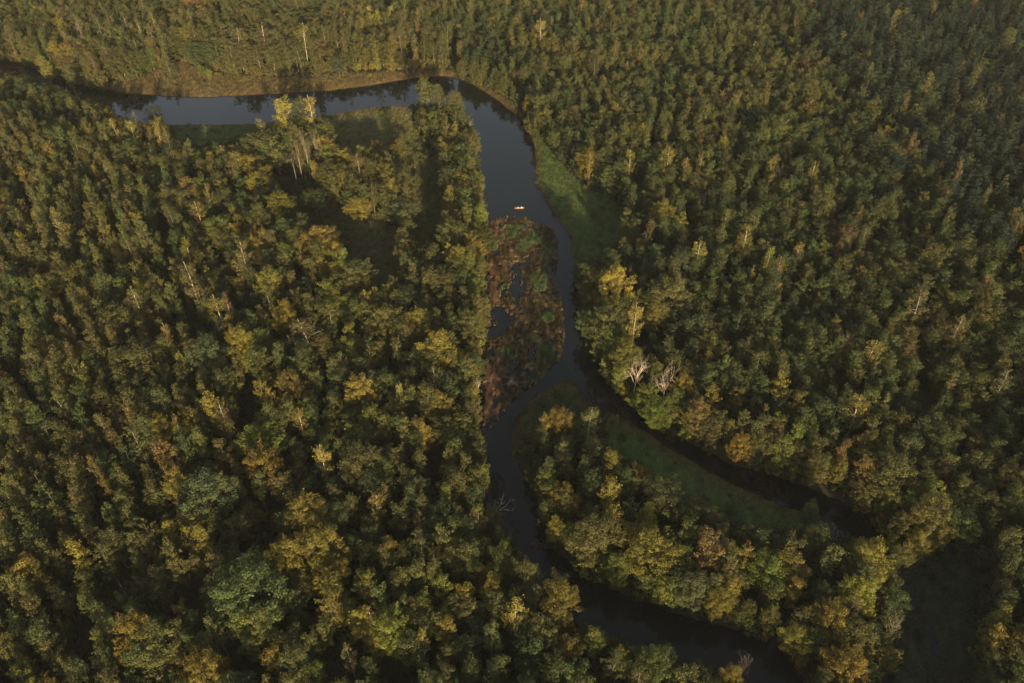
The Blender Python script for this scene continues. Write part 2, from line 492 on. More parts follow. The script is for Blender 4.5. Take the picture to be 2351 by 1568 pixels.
def grow_bare(seed, h, spread, twigs=5, stout=1.0, fork=.42, arms=5):
    """leafless tree: forking boughs down to twigs; stem and boughs apart"""
    rng = np.random.default_rng(seed)
    S, B = Tubes(), Tubes()

    def bough(p, d, L, r, lvl, tub):
        nseg = 4
        pts = [p]; dd = d.copy()
        for _ in range(nseg):
            dd = dd + rng.normal(size=3) * .16 + np.array([0, 0, .06])
            dd /= np.linalg.norm(dd)
            pts.append(pts[-1] + dd * L / nseg)
        pts = np.array(pts)
        tub.add(pts, np.linspace(r, r * .45, nseg + 1), 5 if lvl < 2 else 3)
        if lvl >= 4 or L < .5:
            return
        kids = 3 if lvl < 3 else twigs
        for q in range(kids):
            f = rng.uniform(.35, 1.0)
            i = min(nseg - 1, int(f * nseg)); pp = pts[i] + (pts[i + 1] - pts[i]) * (f * nseg - i)
            side = rng.normal(size=3); side -= dd * (side @ dd); side /= np.linalg.norm(side)
            nd = dd * rng.uniform(.5, .9) + side * spread * rng.uniform(.7, 1.2) + np.array([0, 0, .15])
            bough(pp, nd / np.linalg.norm(nd), L * rng.uniform(.5, .75), max(.012, r * rng.uniform(.36, .5)), lvl + 1, B)

    r0 = (.012 * h + .05) * stout
    zz = np.linspace(0, h * fork, 5)
    sp = np.stack([rng.normal(size=5) * .06, rng.normal(size=5) * .06, zz], 1); sp[0, :2] = 0
    S.add(sp, np.linspace(r0 * 1.3, r0 * .8, 5), 7)
    for q in range(arms):
        a = q * 2 * pi / arms + rng.normal() * .4
        el = rng.uniform(.7, 1.25)
        d = np.array([cos(a) * cos(el), sin(a) * cos(el), sin(el)])
        bough(sp[-1 - (q % 2)], d, h * (1 - fork) * rng.uniform(.52, .72), r0 * .6, 1, B)
    return S.arrays(), B.arrays()


KIND['white_birch'] = dict(KIND['birch'], bark=M_BIRCH, rt=.15, n=54)
PROTO = {}          # kind -> list of (crown mesh, trunk mesh, joined mesh)
PROTO_COL = {}


def build_kind(kind, count, seed):
    PROTO[kind] = []
    p = KIND[kind]
    for i in range(count):
        (lv, lf, var), (tv, tf) = grow(kind, seed + i)
        cm = mesh_from(kind + "_crown", lv, lf, [p['leaf']], {'leafvar': ('POINT', 'FLOAT_VECTOR', var)})
        tm = mesh_from(kind + "_trunk", tv, tf, [p['bark']], smooth=True)
        jm = mesh_from(kind + "_whole", np.concatenate([lv, tv]), np.concatenate([lf, tf + len(lv)]), [p['leaf'], p['bark']],
                       {'leafvar': ('POINT', 'FLOAT_VECTOR', np.concatenate([var, np.zeros((len(tv), 3))]))},
                       np.concatenate([np.zeros(len(lf)), np.ones(len(tf))]))
        PROTO[kind].append((cm, tm, jm))


build_kind('alder', 10, 100); build_kind('aspen', 7, 200); build_kind('birch', 7, 300); build_kind('oak', 6, 400)
build_kind('white_birch', 5, 350); build_kind('pine', 6, 500); build_kind('spruce', 3, 600); build_kind('shrub', 4, 700)

# ------------------------------------------------------------------ colours of foliage (albedo)
TINT = {
    'green': (.053, .068, .024), 'dark green': (.037, .050, .020), 'olive': (.073, .077, .025), 'grey green': (.062, .079, .036),
    'golden': (.135, .115, .025), 'yellow': (.188, .150, .034), 'yellow green': (.104, .118, .026), 'orange brown': (.112, .084, .027), 'reddish brown': (.090, .064, .034),
    'brownish olive': (.086, .080, .029), 'deep green': (.017, .030, .019),
}


def tint_of(name, rng, j=.13):
    c = np.array(TINT[name])
    return np.clip(c * (1 + rng.normal() * j) * (1 + rng.normal(size=3) * .05), .008, .4)

# ------------------------------------------------------------------ terrain and water
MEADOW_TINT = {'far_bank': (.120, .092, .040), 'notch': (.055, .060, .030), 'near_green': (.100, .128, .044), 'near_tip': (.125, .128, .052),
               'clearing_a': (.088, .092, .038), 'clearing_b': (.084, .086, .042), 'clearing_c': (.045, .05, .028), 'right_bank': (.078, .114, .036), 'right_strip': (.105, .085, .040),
               'island_tip': (.055, .082, .030), 'island_green': (.088, .138, .038), 'shaded_field': (.034, .046, .026)}  # the last field's tree shade is put into its dark tint


def meadow_colour(name, x, y, d):
    """colour of the sward: sedge and dry reed near the shore, greener behind, rusty patches"""
    c = np.broadcast_to(np.array(MEADOW_TINT[name]), (len(x), 3)).copy()
    n = fbm(x / 9, y / 9, 5)[:, None]
    dry = np.array((.125, .078, .036))
    if name == 'shaded_field':
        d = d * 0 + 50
    k = np.clip(1.25 - d / (3.0 if name in ('right_bank', 'near_green') else 6.0), 0, 1)[:, None] * (.35 + .65 * n)
    c = c * (1 - k) + dry * k
    rust = np.clip((fbm(x / 7 + 40, y / 7, 2) - .58) * 5, 0, 1)[:, None]
    if name in ('near_tip', 'clearing_a', 'clearing_b', 'island_tip', 'right_strip'):
        c = c * (1 - .6 * rust) + np.array((.115, .062, .032)) * .6 * rust
    pale = np.clip((fbm(x / 5, y / 5 + 30, 4) - .55) * 4, 0, 1)[:, None]
    c = c * (1 - .45 * pale) + np.array((.10, .105, .055)) * .45 * pale
    tuss = fbm(x / 1.3, y / 2.0, 6, 2)[:, None]                 # tussocks
    return c * (.45 + 1.1 * tuss)


def axis(a, b, s, outer):
    core = np.arange(a, b + .01, s)
    lo = [-v for v in outer[::-1]]
    return np.concatenate([core[0] + np.array(lo), core, core[-1] + np.array(outer)])


gx = axis(-420, 420, 1.7, [6, 16, 40, 100, 300, 900, 2500, 6000])
gy = axis(-20, 740, 1.7, [6, 16, 40, 100, 300, 900, 2500, 6000])
GX, GY = np.meshgrid(gx, gy)
fx, fy = GX.ravel(), GY.ravel()
core = (np.abs(fx) < 440) & (fy > -40) & (fy < 760)
gd = np.full(fx.shape, 30.0)
gd[core] = land_dist(fx[core], fy[core])
gz = ground_z(gd, fx, fy)
gu, gw, _ = project(fx, fy, gz)
soil = np.tile(np.array((.034, .032, .018)), (len(fx), 1)) * (1 + .5 * (fbm(fx / 5, fy / 5, 6) - .5))[:, None]
ju = gu + (vnoise(fx / 5, fy / 5, 2) - .5) * 16
jw = gw + (vnoise(fx / 5, fy / 5, 3) - .5) * 10
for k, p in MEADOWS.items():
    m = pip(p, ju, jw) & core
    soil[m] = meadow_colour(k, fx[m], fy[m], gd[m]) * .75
soil[gd < 0] = (.03, .022, .014)
nx, ny = len(gx), len(gy)
ii, jj = np.meshgrid(np.arange(nx - 1), np.arange(ny - 1))
q0 = (jj * nx + ii).ravel()
m_ground, nt, out = new_mat("soil")
at = N(nt, 'ShaderNodeAttribute', attribute_name='tint', attribute_type='GEOMETRY')
geo = N(nt, 'ShaderNodeNewGeometry')
no = N(nt, 'ShaderNodeTexNoise'); no.inputs['Scale'].default_value = 1.1; no.inputs['Detail'].default_value = 6
mr = N(nt, 'ShaderNodeMapRange'); mr.inputs['To Min'].default_value = .45; mr.inputs['To Max'].default_value = 1.6
vm = N(nt, 'ShaderNodeVectorMath', operation='SCALE')
bp = N(nt, 'ShaderNodeBump'); bp.inputs['Strength'].default_value = .9; bp.inputs['Distance'].default_value = .5
d = N(nt, 'ShaderNodeBsdfPrincipled'); d.inputs['Roughness'].default_value = .95; d.inputs['Specular IOR Level'].default_value = .1
nt.links.new(geo.outputs['Position'], no.inputs['Vector']); nt.links.new(no.outputs[0], mr.inputs['Value'])
nt.links.new(at.outputs['Vector'], vm.inputs[0]); nt.links.new(mr.outputs[0], vm.inputs['Scale']); nt.links.new(vm.outputs[0], d.inputs['Base Color'])
nt.links.new(no.outputs[0], bp.inputs['Height']); nt.links.new(bp.outputs[0], d.inputs['Normal']); nt.links.new(d.outputs[0], out.inputs[0])
obj("ground", mesh_from("ground", np.stack([fx, fy, gz], 1), np.stack([q0, q0 + 1, q0 + nx + 1, q0 + nx], 1), [m_ground],
                        {'tint': ('POINT', 'FLOAT_VECTOR', soil)}, smooth=True), kind='structure')

m_water, nt, out = new_mat("river_water")
geo = N(nt, 'ShaderNodeNewGeometry')
n1 = N(nt, 'ShaderNodeTexNoise'); n1.inputs['Scale'].default_value = .55; n1.inputs['Detail'].default_value = 4
mp = N(nt, 'ShaderNodeMapping'); mp.inputs['Scale'].default_value = (1, .6, 1)
bp = N(nt, 'ShaderNodeBump'); bp.inputs['Strength'].default_value = .08; bp.inputs['Distance'].default_value = .12
d = N(nt, 'ShaderNodeBsdfPrincipled')
d.inputs['Base Color'].default_value = (.003, .0058, .0068, 1)
d.inputs['Roughness'].default_value = .035
d.inputs['IOR'].default_value = 1.333
nt.links.new(geo.outputs['Position'], mp.inputs[0]); nt.links.new(mp.outputs[0], n1.inputs['Vector']); nt.links.new(n1.outputs[0], bp.inputs['Height'])
nt.links.new(bp.outputs[0], d.inputs['Normal']); nt.links.new(d.outputs[0], out.inputs[0])
obj("river", mesh_from("river", [(-520, -60, 0), (520, -60, 0), (520, 760, 0), (-520, 760, 0)], np.array([[0, 1, 2, 3]]), [m_water]), kind='structure')


# ------------------------------------------------------------------ grass, reeds
def sample_poly(poly_uv, per_m2, rng):
    g = np.stack(ground(poly_uv[:, 0], poly_uv[:, 1]), 1)
    lo, hi = g.min(0), g.max(0)
    n = int((hi[0] - lo[0]) * (hi[1] - lo[1]) * per_m2)
    x = rng.uniform(lo[0], hi[0], n); y = rng.uniform(lo[1], hi[1], n)
    m = pip(g, x, y)
    return x[m], y[m]


def blades(name, x, y, z, L, wd, lean_x, lean_y, tint, rng, **props):
    k = len(x)
    a = rng.random(k) * 2 * pi
    bx, by = np.cos(a) * wd * .5, np.sin(a) * wd * .5
    tip = np.stack([x + lean_x * L, y + lean_y * L, z + L * np.sqrt(np.clip(1 - lean_x ** 2 - lean_y ** 2, .04, 1))], 1)
    v = np.stack([np.stack([x - bx, y - by, z], 1), np.stack([x + bx, y + by, z], 1), tip], 1).reshape(-1, 3)
    var = np.repeat(np.stack([rng.random(k), rng.random(k), rng.random(k)], 1), 3, 0)
    me = mesh_from(name, v, np.arange(k * 3).reshape(k, 3), [M_BLADE],
                   {'tint': ('POINT', 'FLOAT_VECTOR', np.repeat(tint, 3, 0)), 'leafvar': ('POINT', 'FLOAT_VECTOR', var)})
    return obj(name, me, kind='stuff', **props)


rg = np.random.default_rng(21)
xs, ys, ts, ls = [], [], [], []
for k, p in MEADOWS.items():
    x, y = sample_poly(p, 9 if k not in ('far_bank', 'shaded_field') else 6, rg)
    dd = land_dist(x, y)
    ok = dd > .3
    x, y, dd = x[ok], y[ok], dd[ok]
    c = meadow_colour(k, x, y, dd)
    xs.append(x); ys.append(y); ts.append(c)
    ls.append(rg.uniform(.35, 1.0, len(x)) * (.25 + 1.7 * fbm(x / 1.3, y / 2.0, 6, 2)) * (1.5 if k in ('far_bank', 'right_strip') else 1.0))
x, y, t, l = map(np.concatenate, (xs, ys, ts, ls))
blades("meadow_grass", x, y, ground_z(land_dist(x, y), x, y) - .03, l, .16, rg.normal(size=len(x)) * .35, -.25 + rg.normal(size=len(x)) * .35, t, rg,
       label="tall uncut meadow grass and sedge on the open river banks")

# reed bed in the channel: rusty floating mats, green islets, dark leads of water between them
def reed_state(x, y):
    """how thick the mat is at a spot (water where below 0), how green, and its colour"""
    u, w, _ = project(x, y, 0)
    hole = np.zeros(len(x), bool)
    hu = u + (fbm(x / 2.0, y / 4, 1) - .5) * 26 + (fbm(x / .6, y / 2.2, 4, 2) - .5) * 18; hw = w + (fbm(x / 2.0, y / 4, 2) - .5) * 26 + (fbm(x / .6, y / 2.2, 5, 2) - .5) * 22
    for p in REED_HOLES:
        hole |= pip(chaikin(p, 1), hu, hw)
    inside = pip(REEDS, u + (fbm(x / 2.5, y / 3.5, 3) - .5) * 14 + (fbm(x / .6, y / 2.0, 1, 2) - .5) * 10, w + (fbm(x / 2.5, y / 3.5, 5) - .5) * 14 + (fbm(x / .6, y / 2.0, 2, 2) - .5) * 14)
    green = np.zeros(len(x))
    for (a, b, r) in GREENS:
        green = np.maximum(green, np.clip((1.25 - np.hypot(u - a, (w - b) * 1.25) / r) * 1.6, 0, 1))
    green = np.clip(green * np.clip(-.55 + 2.9 * fbm(x / 1.7, y / 2.6, 4), 0, 1.2), 0, 1)
    lead = np.abs(fbm(x / 6 + 9, y / 10, 6, 3) - .5)
    dens = fbm(x / 2.0, y / 5.0, 3, 4) + .22 * green - .305
    dens -= .26 * np.clip(1 - lead / .040, 0, 1)
    lead2 = np.abs(fbm(x / 3.2 + 31, y / 6.5, 1, 3) - .5)
    dens -= .22 * np.clip(1 - lead2 / .022, 0, 1)
    dens -= .03 * (w > 880) + .05 * ((u < 1150) & (w > 640) & (w < 790))
    dens = np.where(inside & ~hole, dens, -.2)
    rust = np.array((.215, .125, .078)); tan_c = np.array((.112, .088, .036)); brn = np.array((.074, .058, .034)); gre = np.array((.052, .088, .034)); pale = np.array((.26, .185, .115))
    m1 = fbm(x / 5, y / 8, 1)[:, None]; m2 = fbm(x / 3, y / 7, 5)[:, None]
    k1 = np.clip((m1 - .3) * 2.5, 0, 1)
    c = tan_c * (1 - k1) + brn * k1
    rk = np.clip((m2 - .38) * 4, 0, 1) * (.10 + .85 * np.clip((1195 - u) / 60, 0, 1)[:, None])  # red-brown reed, strengthened leftwards to paint in the sunlit strip
    c = c * (1 - rk) + rust * rk
    c = c * (1 - green[:, None]) + gre * green[:, None]
    pk = np.clip((fbm(x / 4.5 + 70, y / 1.5, 0) - .66) * 8, 0, 1)[:, None] * (1 - green[:, None])
    return dens, green, (c * (1 - pk) + pale * pk) * (.25 + 1.55 * fbm(x / .8, y / 2.6, 3, 2))[:, None] * 1.3


rgx, rgy = np.stack(ground(REEDS[:, 0], REEDS[:, 1]), 0)
ax1 = np.arange(rgx.min() - 1, rgx.max() + 1, .42); ax2 = np.arange(rgy.min() - 1, rgy.max() + 1, .55)
mx_, my_ = np.meshgrid(ax1, ax2); mx_ = mx_.ravel(); my_ = my_.ravel()
de, gr, co = reed_state(mx_, my_)
mz = np.clip(de * 3.0, -.5, .42) + np.where(de > 0, (fbm(mx_ / .9, my_ / 2.2, 2) - .42) * .55, 0) + gr * .25 * (de > 0)
nx2, ny2 = len(ax1), len(ax2)
ii, jj = np.meshgrid(np.arange(nx2 - 1), np.arange(ny2 - 1)); q0 = (jj * nx2 + ii).ravel()
mq = np.stack([q0, q0 + 1, q0 + nx2 + 1, q0 + nx2], 1)
mq = mq[(mz[mq] > -.2).any(1)]
x, y = sample_poly(REEDS, 75, rg)
de2, g2, c2 = reed_state(x, y)
kp = de2 > .012 * rg.random(len(x))
x, y, de2, g2, c2 = x[kp], y[kp], de2[kp], g2[kp], c2[kp]
k = len(x)
L = rg.uniform(.45, 1.25, k) * (.75 + .5 * g2)
lx = rg.normal(size=k) * .20 + (fbm(x / 6, y / 9, 7) - .5) * 1.1; ly = np.where(g2 > .5, -.35, -.72) + rg.normal(size=k) * .16
bx = .055 + .04 * rg.random(k)
z0 = np.clip(de2 * 3.0, 0, .4) - .06
tip = np.stack([x + lx * L, y + ly * L, z0 + .08 + L * np.sqrt(np.clip(1 - lx ** 2 - ly ** 2, .03, 1)) * .7], 1)
bv = np.stack([np.stack([x - bx, y, z0], 1), np.stack([x + bx, y, z0], 1), tip], 1).reshape(-1, 3)
c2 = c2 * (.65 + .7 * rg.random(k) ** 1.5)[:, None]
me = mesh_from("reed_bed", np.concatenate([np.stack([mx_, my_, mz], 1), bv]), [mq, len(mx_) + np.arange(k * 3).reshape(k, 3)], [M_BLADE],
               {'tint': ('POINT', 'FLOAT_VECTOR', np.concatenate([co * .8, np.repeat(c2, 3, 0)])),
                'leafvar': ('POINT', 'FLOAT_VECTOR', np.concatenate([rg.random((len(mx_), 3)), np.repeat(rg.random((k, 3)), 3, 0)]))})
obj("reed_bed", me, kind='stuff', label="rusty brown reed bed with green islets filling the river channel")

xs, ys, cs = [], [], []
for k, p in MUDS.items():
    p = chaikin(p, 1)
    x, y = sample_poly(p, 22 if k != 'sand' else 30, rg)
    keep = fbm(x / 1.3, y / 2.6, 3) > (.42 if k not in ('sand',) else .25)
    x, y = x[keep], y[keep]
    base = np.array((.095, .060, .034)) if k != 'sand' else np.array((.30, .17, .10))
    if k in ('shore_reeds', 'shore_reeds2', 'left_bank_reeds', 'lower_reeds2'):
        base = np.array((.17, .085, .05))
    if k in ('lower_reeds',):
        base = np.array((.07, .048, .03))
    xs.append(x); ys.append(y); cs.append(base * (.7 + .8 * fbm(x / 2, y / 3, 6))[:, None])
x = rg.uniform(-330, 330, 900000); y = rg.uniform(70, 500, 900000)
u, w, _ = project(x, y, 0)
m = (u > -50) & (u < PW + 50) & (w < PH + 60) & (vnoise(x / 5, y / 5, 4) > .30)
x, y = x[m], y[m]
m = np.minimum(edge_dist(WATER_G[::2], x, y), edge_dist(ISLAND_G[::2], x, y)) < 1.8
x, y = x[m], y[m]
dd = land_dist(x, y)
m = (dd > -1.5 * fbm(x / 3, y / 3, 6) * 1.6) & (dd < 1.0)
x, y = x[m], y[m]
xs.append(x); ys.append(y); cs.append(np.where(vnoise(x / 4, y / 4, 1)[:, None] > .5, np.array((.090, .066, .034)), np.array((.062, .074, .030))) * (.6 + .8 * fbm(x / 2, y / 2, 5))[:, None])
x, y, c = map(np.concatenate, (xs, ys, cs))
blades("river_weed", x, y, np.full(len(x), -.05), rg.uniform(.4, 1.0, len(x)), .15, .2 + rg.normal(size=len(x)) * .25, -.6 + rg.normal(size=len(x)) * .2, c, rg,
       label="brown water weed and dead reed drifting along the river margins")
# scattered weed just under the surface beside the canoe and along the right bank
xs, ys = [], []
for (a, b, n, sx, sy) in [(1165, 490, 120, 20, 6), (1215, 492, 60, 14, 5), (1297, 570, 90, 3, 26), (1300, 620, 110, 4, 20), (1318, 700, 40, 3, 14), (1225, 380, 90, 5, 40), (1205, 300, 60, 8, 16), (1190, 480, 40, 16, 8)]:
    gx_, gy_ = ground(a + rg.normal(size=n) * sx, b + rg.normal(size=n) * sy)
    xs.append(gx_); ys.append(gy_)
x, y = np.concatenate(xs), np.concatenate(ys)
m = land_dist(x, y) < -.4
x, y = x[m], y[m]
blades("drifting_weed", x, y, np.full(len(x), .004), rg.uniform(.2, .7, len(x)), .10, rg.normal(size=len(x)) * .5, -.7 + rg.normal(size=len(x)) * .2, np.tile((.075, .052, .036), (len(x), 1)), rg,
       label="thin wisps of water weed drifting on the open river")

# ------------------------------------------------------------------ the forest: where every tree stands
PINE_ZONE = np.array([(1790, -900), (1800, 0), (1870, 90), (1965, 190), (2040, 300), (2120, 420), (2200, 540), (2290, 620), (2420, 700), (3300, 900), (3300, -900)], float)
LEFT_ZONE = np.array([(-900, 180), (0, 300), (120, 320), (240, 380), (340, 450), (385, 540), (430, 640), (500, 740), (470, 850), (545, 1000), (560, 1120), (480, 1250), (390, 1340),
                      (300, 1450), (280, 1600), (-300, 2600), (-1500, 2600), (-1500, 300)], float)
UPPER_LEFT = np.array([(-1500, -900), (1035, -900), (1035, 190), (500, 240), (0, 180), (-1500, 100)], float)

TREES = []      # dicts: kind proto x y rot sx sz tint tname h r note

